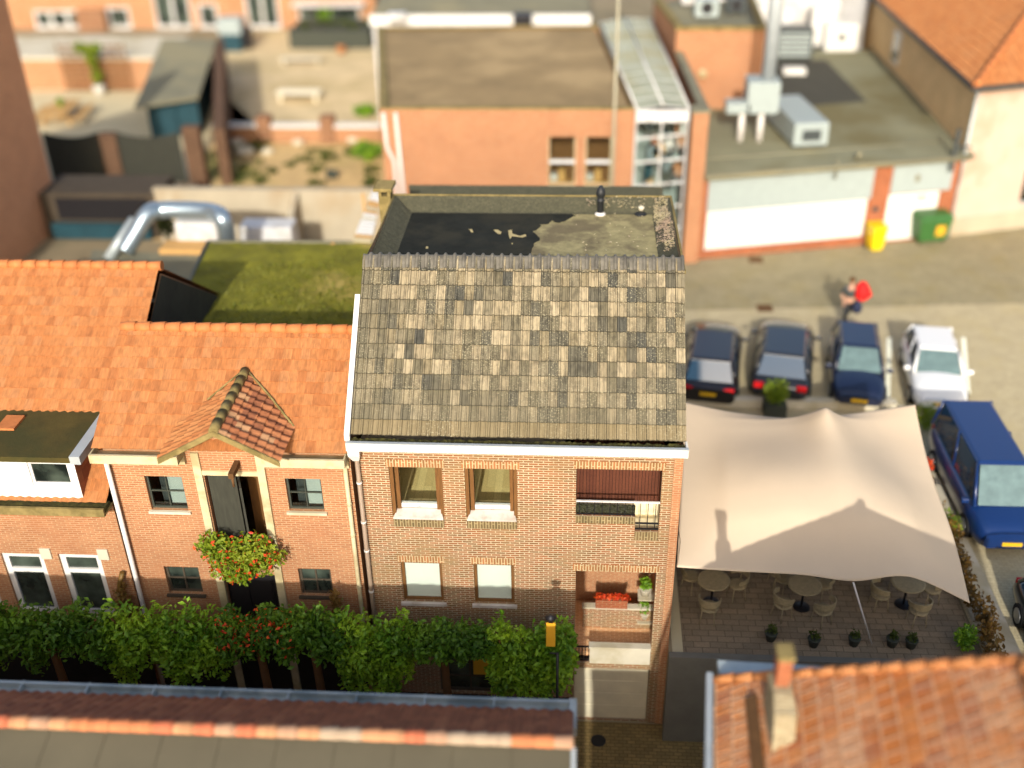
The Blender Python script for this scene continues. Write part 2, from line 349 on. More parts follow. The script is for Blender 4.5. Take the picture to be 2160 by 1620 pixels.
    def tile(s, o, u, v, W, L, tw, gg, amp=.03, K=6, flat=False, xr=None, step=.03, bond=False):
        o, u, v = Vector(o), Vector(u).normalized(), Vector(v).normalized(); nn = u.cross(v)
        if flat: pr = [(0, 0), (.08, .9), (.22, 1), (.3, .1), (.36, 0), (.62, 0), (.68, .55), (.78, .6), (.84, 0)]
        else: pr = [(k/K, .5-.5*math.cos(2*math.pi*(k/K+.1)) if k/K < .55 else .5-.5*math.cos(2*math.pi*(k/K+.1))) for k in range(K)]
        rows = int(math.ceil(L/gg)); rr_ = random.Random(5)
        for r in range(rows):
            a, b = r*gg, min((r+1)*gg+.012, L); xa, xb = xr((a+b)/2) if xr else (0, W)
            if xb-xa < .05: continue
            xs = [xa]; c = int(xa/tw)-1; so_ = .5*tw*(r % 2) if bond else 0
            while c*tw-so_ < xb:
                for tt, h in pr:
                    x = (c+tt)*tw-so_
                    if xa < x < xb: xs.append(x)
                c += 1
            xs.append(xb)
            def hh(x):
                tt = ((x+so_)/tw) % 1.0; q = pr+[(1, pr[0][1])]
                for (t0, h0), (t1, h1) in zip(q, q[1:]):
                    if t0 <= tt <= t1+1e-9: return h0+(h1-h0)*(tt-t0)/(t1-t0+1e-9)
                return 0
            jit = {}
            lo = []; hi = []; bt = []; ul = []; uh = []
            for x in xs:
                ci = int((x+so_+1e-6)/tw)
                if ci not in jit: jit[ci] = (rr_.uniform(-.004, .004), rr_.uniform(-.006, .006))
                jh, jv = jit[ci]; h = hh(x)*amp
                lo.append(o+u*x+v*(a+jv)+nn*(h+step+jh)); hi.append(o+u*x+v*b+nn*(h+jh*.3)); bt.append(o+u*x+v*(a+jv)+nn*(h-.004))
                ul.append((x, a+.002)); uh.append((x, b-.014))
            s.grid([lo, hi], True, [ul, uh]) if False else s._strip(lo, hi, ul, uh); s._strip(bt, lo, ul, ul)
        return s
    def _strip(s, lo, hi, ul, uh):
        A = [s.pt(p) for p in lo]; B = [s.pt(p) for p in hi]
        for i in range(len(A)-1): s.fi([A[i], A[i+1], B[i+1], B[i]], False, [ul[i], ul[i+1], uh[i+1], uh[i]])
    def leaves(s, ells, n, size, rg, hang=.3):
        vol = [e[3]*e[4]*e[5] for e in ells]; tot = sum(vol)
        for e, vv in zip(ells, vol):
            for _ in range(int(n*vv/tot)):
                while 1:
                    p = Vector((rg.uniform(-1, 1), rg.uniform(-1, 1), rg.uniform(-1, 1)))
                    if .25 < p.length < 1: break
                p = p*(.35+.65*rg.random()**.4/max(p.length, .3)*p.length)
                c = Vector((e[0]+p.x*e[3], e[1]+p.y*e[4], e[2]+p.z*e[5]))
                nrm = Vector((rg.gauss(0, 1), rg.gauss(0, 1), rg.gauss(0, 1)+.7)).normalized(); u = nrm.orthogonal().normalized()
                w_ = nrm.cross(u); q = rg.random()*6.28; a = u*math.cos(q)+w_*math.sin(q); b = nrm.cross(a)
                sz = size*rg.uniform(.6, 1.3)
                s.face([c-a*sz, c-b*sz*.55+nrm*sz*.15, c+a*sz, c+b*sz*.55+nrm*sz*.15])
        return s
    def build(s, name, mat, parent=None, bevel=0, sub=0, smooth=None, local=False):
        V = np.array(s.v)
        if parent is not None: o0 = np.array(org(parent))
        else: o0 = np.array([(V[:, 0].min()+V[:, 0].max())/2, (V[:, 1].min()+V[:, 1].max())/2, V[:, 2].min()])
        me = bpy.data.meshes.new(name); me.from_pydata([tuple(p) for p in (V-o0)], [], s.f)
        me.polygons.foreach_set('use_smooth', [bool(x) if smooth is None else smooth for x in s.sm])
        ul = me.uv_layers.new(name='uv').data; co = V
        for p in me.polygons:
            if p.index in s.uvs:
                for li, q in zip(p.loop_indices, s.uvs[p.index]): ul[li].uv = q
                continue
            nx, ny, nz = p.normal
            if abs(nz) > .97: ux, uy = (1, 0, 0), (0, 1, 0)
            else:
                h = math.hypot(nx, ny); ux = (-ny/h, nx/h, 0); uy = (-nz*nx/h, -nz*ny/h, h)
            for li in p.loop_indices:
                q = co[me.loops[li].vertex_index]; ul[li].uv = (q[0]*ux[0]+q[1]*ux[1]+q[2]*ux[2], q[0]*uy[0]+q[1]*uy[1]+q[2]*uy[2])
        me.materials.append(M[mat] if isinstance(mat, str) else mat)
        ob = bpy.data.objects.new(name, me); COL.objects.link(ob)
        if parent is not None: ob.parent = parent
        else: ob.location = tuple(o0)
        if bevel:
            b = ob.modifiers.new('bevel', 'BEVEL'); b.width = bevel; b.segments = 2; b.limit_method = 'ANGLE'; b.angle_limit = rad(35)
        if sub:
            b = ob.modifiers.new('sub', 'SUBSURF'); b.levels = sub; b.render_levels = sub
        return ob
def tag(o, label=None, cat=None, group=None, kind=None):
    if label: o['label'] = label
    if cat: o['category'] = cat
    if group: o['group'] = group
    if kind: o['kind'] = kind
    return o
def thing(name, label, cat, loc=(0, 0, 0), group=None, rz=0):
    o = bpy.data.objects.new(name, None); o.empty_display_size = .3; COL.objects.link(o)
    o.location = loc; o.rotation_euler = (0, 0, rz); return tag(o, label, cat, group)
def copy_tree(o, parent=None):
    c = o.copy(); COL.objects.link(c)
    if parent is not None: c.parent = parent
    for ch in list(o.children): copy_tree(ch, c)
    return c
def window(parent, x0, x1, z0, z1, y, fm='white_paint', gm='dglass', fw=.07, nx=1, nz=1, T=None, dep=.06, bars=.04, sill=None, name='window'):
    f = MB(T)
    f.box(x0, x1, y-dep, y, z0, z0+fw).box(x0, x1, y-dep, y, z1-fw, z1).box(x0, x0+fw, y-dep+.002, y-.002, z0+fw, z1-fw).box(x1-fw, x1, y-dep+.002, y-.002, z0+fw, z1-fw)
    for i in range(1, nx):
        c = x0+(x1-x0)*i/nx; f.box(c-bars/2, c+bars/2, y-dep+.004, y-.004, z0+fw, z1-fw)
    for i in range(1, nz):
        c = z0+(z1-z0)*i/nz; f.box(x0+fw, x1-fw, y-dep+.006, y-.006, c-bars/2, c+bars/2)
    fo = f.build(name, fm, parent)
    g_ = MB(T); g_.box(x0+fw*.8, x1-fw*.8, y-dep*.5, y-dep*.5+.012, z0+fw*.8, z1-fw*.8); g_.build('pane', gm, fo)
    if sill:
        q = MB(T); q.box(x0-.06, x1+.06, y-dep-.16, y-dep-.01, z0-.07, z0-.003); q.build('sill', sill, fo)
    return fo
# ------------------------------------------------------------------ ground
def struct(name, mb, mat): return tag(mb.build(name, mat), kind='structure')
MB
q = MB(); q.face([(-900, -300, -2.81), (900, -300, -2.81), (900, 1500, -2.81), (-900, 1500, -2.81)]); struct('ground', q, 'yard')
q = MB(); q.face([(-60, -60, -2.8), (60, -60, -2.8), (60, 19.25, -2.8), (-60, 19.25, -2.8)]); struct('lower_street', q, 'lowstreet')
q = MB(); q.prism([(-120, 19.5), (-.12, 19.5), (-.12, 21.45), (2.3, 21.45), (2.3, 19.4), (2.38, 19.4), (2.38, 18.9), (60, 18.9), (60, 300), (-120, 300)], -2.8, 0); struct('upper_ground', q, 'yard')
zs_ = .004
pA, pB = P(1440, 655, Z=0), P(2160, 640, Z=0)
dx = (pB[1]-pA[1])/(pB[0]-pA[0])
q = MB(); q.face([(2.4, 26.2, zs_), (60, 26.2, zs_), (60, pA[1]+dx*(60-pA[0]), zs_), (2.4, pA[1]+dx*(2.4-pA[0]), zs_)])
q.face([(9.9, 12, zs_), (60, 12, zs_), (60, 26.2, zs_), (9.9, 26.2, zs_)]); struct('car_park', q, 'parking')
q = MB(); q.face([(2.4, pA[1]+dx*(2.4-pA[0]), zs_), (60, pA[1]+dx*(60-pA[0]), zs_), (60, 66, zs_), (2.4, 52, zs_)]); struct('street', q, 'street')
q = MB(); q.face([(2.45, 18.95, zs_), (9.85, 18.95, zs_), (9.85, 26.1, zs_), (2.45, 26.1, zs_)]); struct('terrace', q, 'terrace')
q = MB(); q.face([(2.46, 18.95, .009), (2.72, 18.95, .009), (2.8, 26, .009), (2.5, 26, .009)]); struct('paving_strip', q, 'patio')
q = MB(); q.face([(-45, 60.5, zs_), (-19, 60.5, zs_), (-23.5, 68, zs_), (-45, 68, zs_)]); q.face([(-45, 50.2, zs_), (-19.5, 50.2, zs_), (-21.5, 60.4, zs_), (-45, 60.4, zs_)]); struct('patio', q, 'patio')
q = MB(); q.face([(-19.5, 57, zs_), (-8.2, 57, zs_), (-10.6, 84, zs_), (-28, 84, zs_)]); struct('garden', q, 'dirt')
q = MB(); q.face([(-19.2, 43.3, zs_), (-8.0, 43.3, zs_), (-8.3, 56.9, zs_), (-20.4, 56.9, zs_)]); struct('garden_bed', q, 'dirtgreen')
q = MB()
for a, b in (((1547, 715), (1537, 830)), ((1713, 715), (1698, 815)), ((1876, 712), (1872, 850)), ((2032, 712), (2042, 830)), ((2110, 660), (2112, 662))):
    A, B = P(*a, Z=.008), P(*b, Z=.008)
    if a[0] > 2100: continue
    q.face([(A[0]-.08, A[1], .008), (B[0]-.08, B[1], .008), (B[0]+.08, B[1], .008), (A[0]+.08, A[1], .008)])
struct('parking_lines', q, 'line')
q = MB(); q.box(2.36, 60, 18.72, 18.9, -2.8, .12)
tag(q.build('retaining_wall', 'wallgrey'), 'blue grey retaining wall between lower street and tent terrace', 'wall')

# ------------------------------------------------------------------ the sharp house
FY = 19.3; XL, XR = -4.88, 2.35
H = thing('brick_house', 'brick house with mottled grey tiled roof and flat rear roof, in sharp centre', 'house', (-1.2, FY, 0))
W1 = (-4.14, -2.94, 3.74, 5.12); W2 = (-2.44, -1.26, 3.74, 5.12)
LO = [(.06, 1.95, 3.87, 5.18), (1.41, 1.95, 3.46, 3.87)]
GW = [(-4.06, -3.08, 1.13, 2.36), (-2.33, -1.37, 1.13, 2.36)]
L0 = (.09, 1.97, -.72, 2.24); GD = (.09, 1.97, -2.8, -.92)
BW = [(-3.3, -1.0, -1.9, -.35)]
q = MB(); q.wall(XL, XR, -2.8, 5.85, FY, [W1, W2, *LO, *GW, L0, GD, *BW], .13)
q.face([(XR, FY, -2.8), (XR, 26.8, -2.8), (XR, 26.8, 6), (XR, FY, 6)]); q.face([(XL, FY, -2.8), (XL, FY, 6), (XL, 26.8, 6), (XL, 26.8, -2.8)])
q.face([(XL, 19.35, 5.999), (XL, 22.12, 8.85), (XL, 26.8, 8.55), (XL, 26.8, 5.999)]); q.face([(XR, 19.35, 5.999), (XR, 26.8, 5.999), (XR, 26.8, 8.55), (XR, 22.12, 8.85)])
q.face([(XL, 26.8, -2.8), (XL, 26.8, 8.55), (XR, 26.8, 8.55), (XR, 26.8, -2.8)]); q.build('wall', 'facade', H)
q = MB(); q.box(2.19, 2.385, FY-.035, FY+.1, -2.8, 5.84); q.build('corner_pilaster', 'red_brick' if 0 else 'warm_brick', H)
for a, b, c in ((-4.2, -2.88, 5.12), (-2.5, -1.2, 5.12), (0.0, 2.02, 5.18), (-4.12, -3.02, 2.36), (-2.39, -1.31, 2.36), (.02, 2.04, 2.24)):
    q = MB(); q.box(a, b, FY-.006, FY+.05, c+.004, c+.2); q.build('lintel', 'soldier', H)
for a, b, c, h in ((-4.12, -2.96, 3.735, .25), (-2.42, -1.28, 3.735, .25)):
    q = MB(); q.hexa([(a, FY-.07, c-h), (b, FY-.07, c-h), (b, FY+.1, c-h), (a, FY+.1, c-h), (a, FY-.075, c-.045), (b, FY-.075, c-.045), (b, FY+.1, c), (a, FY+.1, c)]); q.build('brick_sill', 'sillbrick', H)
for a, b, c, h in ((.06, 1.405, 3.868, .2), (1.41, 1.95, 3.455, .24)): q = MB(); q.box(a, b, FY-.012, FY+.1, c-h, c-.003); q.build('brick_sill', 'sillbrick', H)
# upper windows: timber frame, white bottom rail and sloping sill, oak floor of the room behind
for (a, b, c, d) in (W1, W2):
    f = MB()
    f.box(a+.002, a+.085, FY+.03, FY+.14, c, d-.002).box(a+.1, a+.19, FY+.13, FY+.27, c+.01, d-.002)
    f.box(b-.085, b-.002, FY+.03, FY+.14, c, d-.002).box(b-.18, b-.1, FY+.13, FY+.27, c+.01, d-.002).box(a+.19, b-.18, FY+.17, FY+.26, d-.05, d-.003)
    fo = f.build('window', 'wood_jamb', H, bevel=.006)
    g_ = MB(); g_.box(a+.19, b-.18, FY+.21, FY+.222, c+.24, d-.05); g_.build('pane', 'glass', fo)
    r_ = MB(); r_.box(a+.19, b-.18, FY+.16, FY+.27, c+.13, c+.24); r_.build('bottom_rail', 'white_paint', fo, bevel=.006)
    h_ = MB(); h_.box((a+b)/2-.05, (a+b)/2+.05, FY+.135, FY+.158, c+.165, c+.19); h_.build('handle', 'zinc_light', fo)
    s_ = MB(); s_.hexa([(a+.02, FY-.09, c-.03), (b-.02, FY-.09, c-.03), (b-.1, FY+.16, c+.06), (a+.1, FY+.16, c+.06), (a+.02, FY-.09, c+.012), (b-.02, FY-.09, c+.012), (b-.1, FY+.16, c+.125), (a+.1, FY+.16, c+.125)])
    s_.build('sill', 'white_sill', fo, bevel=.006)
q = MB(); q.box(-4.75, -.3, FY+.14, 24, 3.40, 3.5); q.build('room_floor', 'floor_wood', H)
q = MB(); q.box(-4.76, -4.7, FY+.3, 24, 3.5, 5.6).box(-.3, -.2, FY+.14, 24, 3.3, 5.6).box(-4.7, -.3, 24, 24.1, 3.4, 5.6).box(-4.76, -.2, FY+.14, 24.1, 5.6, 5.7)
q.build('room_walls', 'room', H)
for (a, b, c, d) in GW:
    fo = window(H, a, b, c, d, FY+.13, 'wood_jamb', 'glass', .075)
    g_ = MB(); g_.box(a+.08, b-.08, FY+.118, FY+.125, c+.06, d-.06); g_.build('blind', 'blind', fo)
    s_ = MB(); s_.box(a-.06, b+.06, FY-.07, FY+.06, c-.09, c-.004); s_.build('sill', 'white_sill', fo)
# upper balcony
q = MB(); q.box(.0, 2.0, FY+.13, 22, 3.3, 3.42).box(0, 2.0, 19.99, 20.03, 3.42, 3.74); q.build('balcony_floor', 'pale_floor', H)
q = MB(); q.box(.0, 2.0, 20.04, 20.1, 3.74, 5.5); q.build('balcony_back_panel', 'decking', H)
q = MB(); q.box(-.08, .0, FY+.13, 22, 3.3, 5.6).box(2.0, 2.06, FY+.13, 22, 3.3, 5.6).box(-.08, 2.06, FY+.13, 22, 5.5, 5.6); q.build('balcony_sides', 'decking', H)
r_ = MB(); r_.box(.065, 1.945, FY+.005, FY+.05, 4.26, 4.29); top = r_.build('railing', 'pipe_white', H)
r_ = MB(); r_.box(.07, 1.40, FY+.015, FY+.04, 3.90, 3.925).box(1.415, 1.945, FY+.015, FY+.04, 3.66, 3.7).box(1.415, 1.945, FY+.012, FY+.05, 3.50, 3.53)
for i in range(11):
    x = .14+i*.172; zb = 3.53 if x > 1.41 else 3.88; r_.box(x-.008, x+.008, FY+.018, FY+.036, zb, 4.26)
r_.build('baluster_row', 'black_metal', top)
q = MB()
for i in range(3200):
    x = rnd.uniform(.08, 1.4); z = rnd.uniform(3.9, 4.12); y = rnd.uniform(FY+.07, FY+.13); s = .016; a = rnd.random()*3.1
    q.face([(x-s*math.cos(a), y-.01, z-s*math.sin(a)), (x+s*math.sin(a)*.6, y+.01, z-s*math.cos(a)*.6), (x+s*math.cos(a), y+.006, z+s*math.sin(a)), (x-s*math.sin(a)*.6, y-.008, z+s*math.cos(a)*.6)])
q.box(.07, 1.4, FY+.1, FY+.13, 3.89, 4.1); q.build('hedge_screen', 'hedge_strip', H)
# ground floor loggia, garage, basement window
q = MB(); q.box(.0, 2.06, FY+.13, 21.6, -.62, -.5); q.build('loggia_floor', 'loggia_brick', H)
q = MB(); q.box(-.1, 0.0, FY+.13, 21.6, -.6, 3.2).box(2.06, 2.16, FY+.13, 21.6, -.6, 3.2).box(-.1, 2.16, 21.3, 21.4, -.6, 3.2); q.build('loggia_walls', 'warm_brick', H)
zlw = P(1320, 1285, Y=20.3)[2]
q = MB(); q.box(.3, 2.06, 20.3, 20.42, -.5, zlw); q.build('inner_wall', 'facade', H)
q = MB(); q.box(.27, 2.06, 20.27, 20.45, zlw+.002, zlw+.05); q.build('inner_coping', 'pale_stone', H)
q = MB(); q.box(XL+.01, -.02, FY-.012, FY-.001, -2.8, -2.0); q.build('plinth', 'tar', H)  # black band painting in the shade at the house foot
q = MB(); q.box(-.1, 2.16, FY+.13, 21.6, 3.0, 3.1).box(.0, 2.06, 21.22, 21.29, 1.35, 3.0); q.build('loggia_ceiling', 'red_brick', H)
q = MB(); q.box(.47, 1.96, FY-.03, FY+.12, -.72, -.22).box(.45, 1.965, FY-.05, FY+.14, -.215, -.16); q.build('parapet_wall', 'pale_stone', H)
q = MB(); q.box(.1, .46, FY+.02, FY+.05, -.25, -.21).box(.1, .46, FY+.02, FY+.05, -.7, -.66)
for i in range(5): q.box(.115+i*.08, .135+i*.08, FY+.025, FY+.045, -.66, -.25)
q.build('railing', 'black_metal', H)
q = MB(); q.box(.1, 1.96, FY+.1, FY+.14, -2.8, -.93)
for i in range(4): q.box(.14, 1.92, FY+.085, FY+.1, -2.7+i*.44, -2.32+i*.44)
q.build('garage_door', 'garage_grey', H, bevel=.004)
b_ = window(H, -3.3, -1.0, -1.9, -.35, FY+.1, 'basement', 'dglass', .09, nx=3, nz=3)
q = MB(); q.box(-3.45, -.85, FY-.12, FY-.004, -.33, -.2); q.build('beam', 'wallgrey', b_)
q = MB(); q.box(-2.45, -1.85, FY+.02, FY+.03, -1.3, -.75); q.build('poster', 'orange_sign', b_)
# roof
EY, EZ, RY, RZ = 19.12, 6.08, 22.12, 8.97
sl_ = math.hypot(RY-EY, RZ-EZ); vdir = (0, RY-EY, RZ-EZ)
q = MB(); q.tile((-4.87, EY, EZ), (1, 0, 0), vdir, 7.26, sl_, .2135, sl_/12, .045, flat=True, step=.036)
q.build('tiled_roof', 'greytile', H)
q = MB(); q.hexa([(-4.86, EY+.12, EZ+.02), (2.38, EY+.12, EZ+.02), (2.38, RY, RZ-.12), (-4.86, RY, RZ-.12), (-4.86, EY+.12, EZ+.09), (2.38, EY+.12, EZ+.09), (2.38, RY, RZ-.02), (-4.86, RY, RZ-.02)])
q.build('roof_deck', 'black_metal', H)
q = MB(); arc = [(-.2, -.205, -.7, .72), (-.1, -.1, -.7, .72), (-.03, -.03, -.45, .9), (.02, -.008, 0, 1), (.07, -.03, .45, .9), (.16, -.1, .6, .8)]
xs_, hs_ = [], []
for i in range(34):
    for t_, h_ in ((0, .15), (.1, 0), (.35, -.05), (.55, 0), (.63, .35), (.7, .9), (.8, 1.0), (.9, .9), (.96, .4)): xs_.append(-4.87+7.26*(i+t_)/34); hs_.append(h_)
q.grid([[(x, RY+dy+ny_*(.05+.05*h_), RZ+dz_+nz_*(.05+.05*h_)) for x, h_ in zip(xs_, hs_)] for dy, dz_, ny_, nz_ in arc], True)
q.grid([[(x, RY-.2-.7*.0, RZ-.2) for x in xs_], [(x, RY-.2-.7*(.05+.05*h_), RZ-.205+.72*(.05+.05*h_)) for x, h_ in zip(xs_, hs_)]], False)
q.build('ridge', 'ridgetile', H)
q = MB(); q.hexa([(-4.99, EY-.1, EZ-.1), (-4.875, EY-.1, EZ-.1), (-4.875, RY-.7, RZ-.77), (-4.99, RY-.7, RZ-.77), (-4.99, EY-.1, EZ+.06), (-4.875, EY-.1, EZ+.06), (-4.875, RY-.7, RZ-.62), (-4.99, RY-.7, RZ-.62)])
q.build('verge_board', 'white_paint', H)
gt = MB(); gt.box(-4.95, 2.43, 18.90, 18.955, 5.8, 6.0).box(-4.95, 2.43, 18.955, FY-.002, 5.8, 5.83).box(-4.95, -4.9, 18.955, 19.25, 5.83, 6.0).box(2.385, 2.43, 18.955, 19.25, 5.83, 6.0)
for x in (-3.4, -1.95, -.5, .95): gt.box(x-.004, x+.004, 18.897, 18.9, 5.8, 6.0)
gt = gt.build('gutter', 'white_paint', H)
q = MB(); q.box(-4.95, 2.435, 18.885, 18.965, 6.003, 6.025); q.build('rim', 'zinc_light', gt)
q = MB(); q.grid([[(-4.9+7.28*i/150, 18.957+.2*j/4, 5.925+rnd.uniform(0, .06)+.02*j/4) for j in range(5)] for i in range(151)], False); q.build('moss', 'moss', gt)
dp = MB(); dp.box(-4.96, -4.70, 19.02, FY-.01, 5.58, 5.78).hexa([(-4.88, 19.1, 5.4), (-4.74, 19.1, 5.4), (-4.74, 19.24, 5.4), (-4.88, 19.24, 5.4), (-4.96, 19.02, 5.575), (-4.70, 19.02, 5.575), (-4.70, 19.28, 5.575), (-4.96, 19.28, 5.575)])
hp = dp.build('downpipe', 'pipe_white', H)
q = MB(); q.rod((-4.81, 19.19, 5.41), (-4.81, 19.19, -2.7), .052, n=12); q.build('pipe', 'pipe_taupe', hp)
q = MB()
for z in (4.72, 3.6, 2.75, 1.5, .2): q.rod((-4.81, 19.19, z), (-4.81, 19.19, z+.05), .064, n=12).box(-4.83, -4.79, 19.2, 19.299, z+.01, z+.035)
q.build('bracket', 'pipe_white', hp)
# flat rear roof
ZF = 8.32
q = MB(); q.box(XL+.3, XR-.3, 22.0, 26.5, ZF-.2, ZF); fr = q.build('flat_roof', 'bitumen', H)
q = MB(); xo0, xo1, yo = XL-.02, 2.40, 26.82; xi0, xi1, yi = XL+.5, XR-.42, 26.32; zt = 8.62
def strip(o, i, n=40):
    a = [(o[0][0]+(o[1][0]-o[0][0])*k/n, o[0][1]+(o[1][1]-o[0][1])*k/n) for k in range(n+1)]; b = [(i[0][0]+(i[1][0]-i[0][0])*k/n, i[0][1]+(i[1][1]-i[0][1])*k/n) for k in range(n+1)]
    rows = []
    for p_, r_ in zip(a, b):
        row = []
        for tt, z in ((0, ZF-.5), (0, zt), (.12, zt+.012), (.2, zt-.03), (.55, ZF+.14), (.85, ZF+.03), (1.0, ZF+.006)):
            jz = rnd.uniform(-.008, .008) if 0 < tt < 1 else 0
            row.append((p_[0]+(r_[0]-p_[0])*tt, p_[1]+(r_[1]-p_[1])*tt, z+jz))
        rows.append(row)
    q.grid(rows, False)
strip(((xo0, 22.1), (xo0, yo)), ((xi0, 22.1), (xi0, yi))); strip(((xo0, yo), (xo1, yo)), ((xi0, yi), (xi1, yi))); strip(((xo1, yo), (xo1, 22.1)), ((xi1, yi), (xi1, 22.1)))
q.build('parapet', 'parapet', H)
q = MB(); q.box(xo0-.03, xo1+.03, yo-.01, yo+.03, zt-.05, zt+.035).box(xo0-.04, xo0+.0, 22.2, yo+.02, zt-.05, zt+.03).box(xo1, xo1+.05, 22.2, yo+.02, zt-.05, zt+.03); q.build('parapet_trim', 'stone_cap', H)
def outline(pts, jag=.03, sub=4):
    o = []
    for i in range(len(pts)):
        a, b = pts[i], pts[(i+1) % len(pts)]
        for k in range(sub): f_ = k/sub; o.append((a[0]+(b[0]-a[0])*f_+rnd.uniform(-jag, jag), a[1]+(b[1]-a[1])*f_+rnd.uniform(-jag, jag)))
    return o
Z1 = ZF+.009
pp = [P(720+x/5.4, 300+y/5.4, Z=Z1) for x, y in ((622, 768), (800, 772), (1300, 778), (2052, 782))]+[P(1100+x/5.4, 300+y/5.4, Z=Z1) for x, y in ((250, 780), (500, 782), (560, 800), (610, 835), (560, 858), (480, 905), (430, 916), (385, 915), (345, 890), (310, 930), (205, 935), (225, 960), (170, 1005), (130, 1012), (160, 1045), (220, 1105), (140, 1150), (118, 1240))]
pp += [(pp[-1][0]-.2, 22.6, Z1), (-4.35, 22.6, Z1)]+[P(720+x/5.4, 300+y/5.4, Z=Z1) for x, y in ((520, 1190), (545, 1070), (580, 1020), (565, 940), (600, 880))]
q = MB(); ring = outline([(p[0], p[1]) for p in pp], .022, 3); q.face([(x, y, Z1) for x, y in ring]); wp = q.build('wet_patch', 'wet', fr)
q = MB()
dry_ = [] 
for isl in (((1900, 1005), (1945, 995), (1950, 1040), (2030, 1065), (2100, 1048), (2110, 1070), (2060, 1085), (1990, 1075), (1945, 1070), (1920, 1105), (1905, 1060)), ((1735, 998), (1780, 995), (1825, 1020), (1815, 1048), (1780, 1040)), ((1450, 990), (1490, 992), (1505, 1030), (1480, 1025)), ((1935, 1145), (1955, 1148), (1945, 1165)), ((960, 1188), (990, 1186), (985, 1212), (962, 1210))):
    ii = [P(720+x/5.4, 300+y/5.4, Z=Z1+.005) for x, y in isl]; q = MB(); q.face([(x, y, Z1+.005) for x, y in outline([(p[0], p[1]) for p in ii], .008, 2)][::-1]); q.build('dry_patch', 'dustpatch', fr)
c = P(1266, 452, Z=ZF); vp = MB(); vp.lathe((c[0], c[1], ZF+.06), [(.085, 0), (.09, .3), (.1, .31), (.1, .35), (.085, .36), (.09, .44), (.12, .47), (.12, .58), (.1, .61), (.1, .64), (.06, .66), (.055, .72)], 14)
vpo = vp.build('vent_pipe', 'black_plastic', H)
q = MB(); q.lathe((c[0], c[1], ZF+.002), [(.15, 0), (.13, .03), (.085, .06), (.08, .11)], 14); q.build('base', 'pipe_white', vpo)
c = P(1351, 452, Z=ZF); q = MB(); q.lathe((c[0], c[1], ZF+.002), [(.17, 0), (.15, .03), (.1, .05)], 12); dr = q.build('roof_drain', 'black_plastic', H)
q = MB(); q.lathe((c[0]+.02, c[1]+.1, ZF+.05), [(.03, 0), (.08, .07), (.085, .12), (.02, .15)], 10); q.build('dome_grate', 'pale_stone', dr)
a0, a1 = P(862, 391, Z=7.4), P(1398, 395, Z=7.4)               # lower rear extension
q = MB(); q.box(a0[0], a1[0], 26.86, a0[1], -.0, 7.05); ex = q.build('rear_extension', 'facade', H)
q = MB(); q.hexa([(a0[0], a0[1]-.9, 7.1), (a1[0], a0[1]-.9, 7.1), (a1[0], a0[1], 7.1), (a0[0], a0[1], 7.1), (a0[0]+.3, a0[1]-.9, 7.12), (a1[0]-.3, a0[1]-.9, 7.12), (a1[0], a0[1], 7.42), (a0[0], a0[1], 7.42)]); q.box(a0[0], a1[0], 26.86, a0[1]-.9, 7.06, 7.1)
q.build('parapet', 'parapet', ex)
c0, c1 = P(787, 397, Z=8.95), P(826, 397, Z=8.95)
ch = MB(); ch.box(c0[0]+.12, c1[0]-.05, c0[1], c0[1]+.45, 0, 8.72); cho = ch.build('chimney', 'stone_cap', H)
q = MB(); q.hexa([(c0[0], c0[1]-.06, 8.86), (c1[0], c0[1]-.06, 8.86), (c1[0]+.03, c0[1]+.55, 8.86), (c0[0]+.03, c0[1]+.55, 8.86), (c0[0], c0[1]-.06, 8.95), (c1[0], c0[1]-.06, 8.95), (c1[0]+.03, c0[1]+.55, 8.98), (c0[0]+.03, c0[1]+.55, 8.98)])
for x in (c0[0]+.12, c1[0]-.13):
    for y in (c0[1], c0[1]+.37): q.box(x, x+.08, y, y+.08, 8.72, 8.86)
q.build('cap', 'stone_cap', cho, bevel=.01)
q = MB()                                                       # leaf litter blown into the roof corner
for (u0, v0, u1, v1, n) in ((730, 640, 850, 770, 70), (930, 650, 1050, 780, 70), (1050, 720, 1520, 780, 90), (1510, 720, 1660, 900, 330), (1530, 900, 1690, 1020, 300), (1620, 1000, 1740, 1290, 330), (1540, 1040, 1640, 1180, 60), (500, 625, 1500, 650, 200), (600, 800, 1500, 1250, 40)):
    for _ in range(n):
        x, y, _z = P(1100+rnd.uniform(u0, u1)/5.4, 300+rnd.uniform(v0, v1)/5.4, Z=ZF+.05)
        if x > xo1-.05 or y > yo-.04: continue
        z = ZF+.02
        ex_ = max((x-xi1)/(xo1-xi1), (y-yi)/(yo-yi), 0)
        z += (.0 if ex_ == 0 else .30*min(1, ex_*1.05))+.015
        s = rnd.uniform(.018, .042); a = rnd.random()*6.28
        q.face([(x+s*math.cos(a+k*1.57)*(1 if k % 2 else .65), y+s*math.sin(a+k*1.57)*(1 if k % 2 else .65), z+rnd.uniform(-.008, .012)) for k in range(4)])
M['litter'] = leafmat('leaf_litter', (236, 222, 176), (214, 186, 160), (196, 176, 104), .8)
tag(q.build('fallen_leaves', 'litter'), 'pale fallen leaves gathered along the right parapet of the flat roof', 'leaves', kind='stuff')
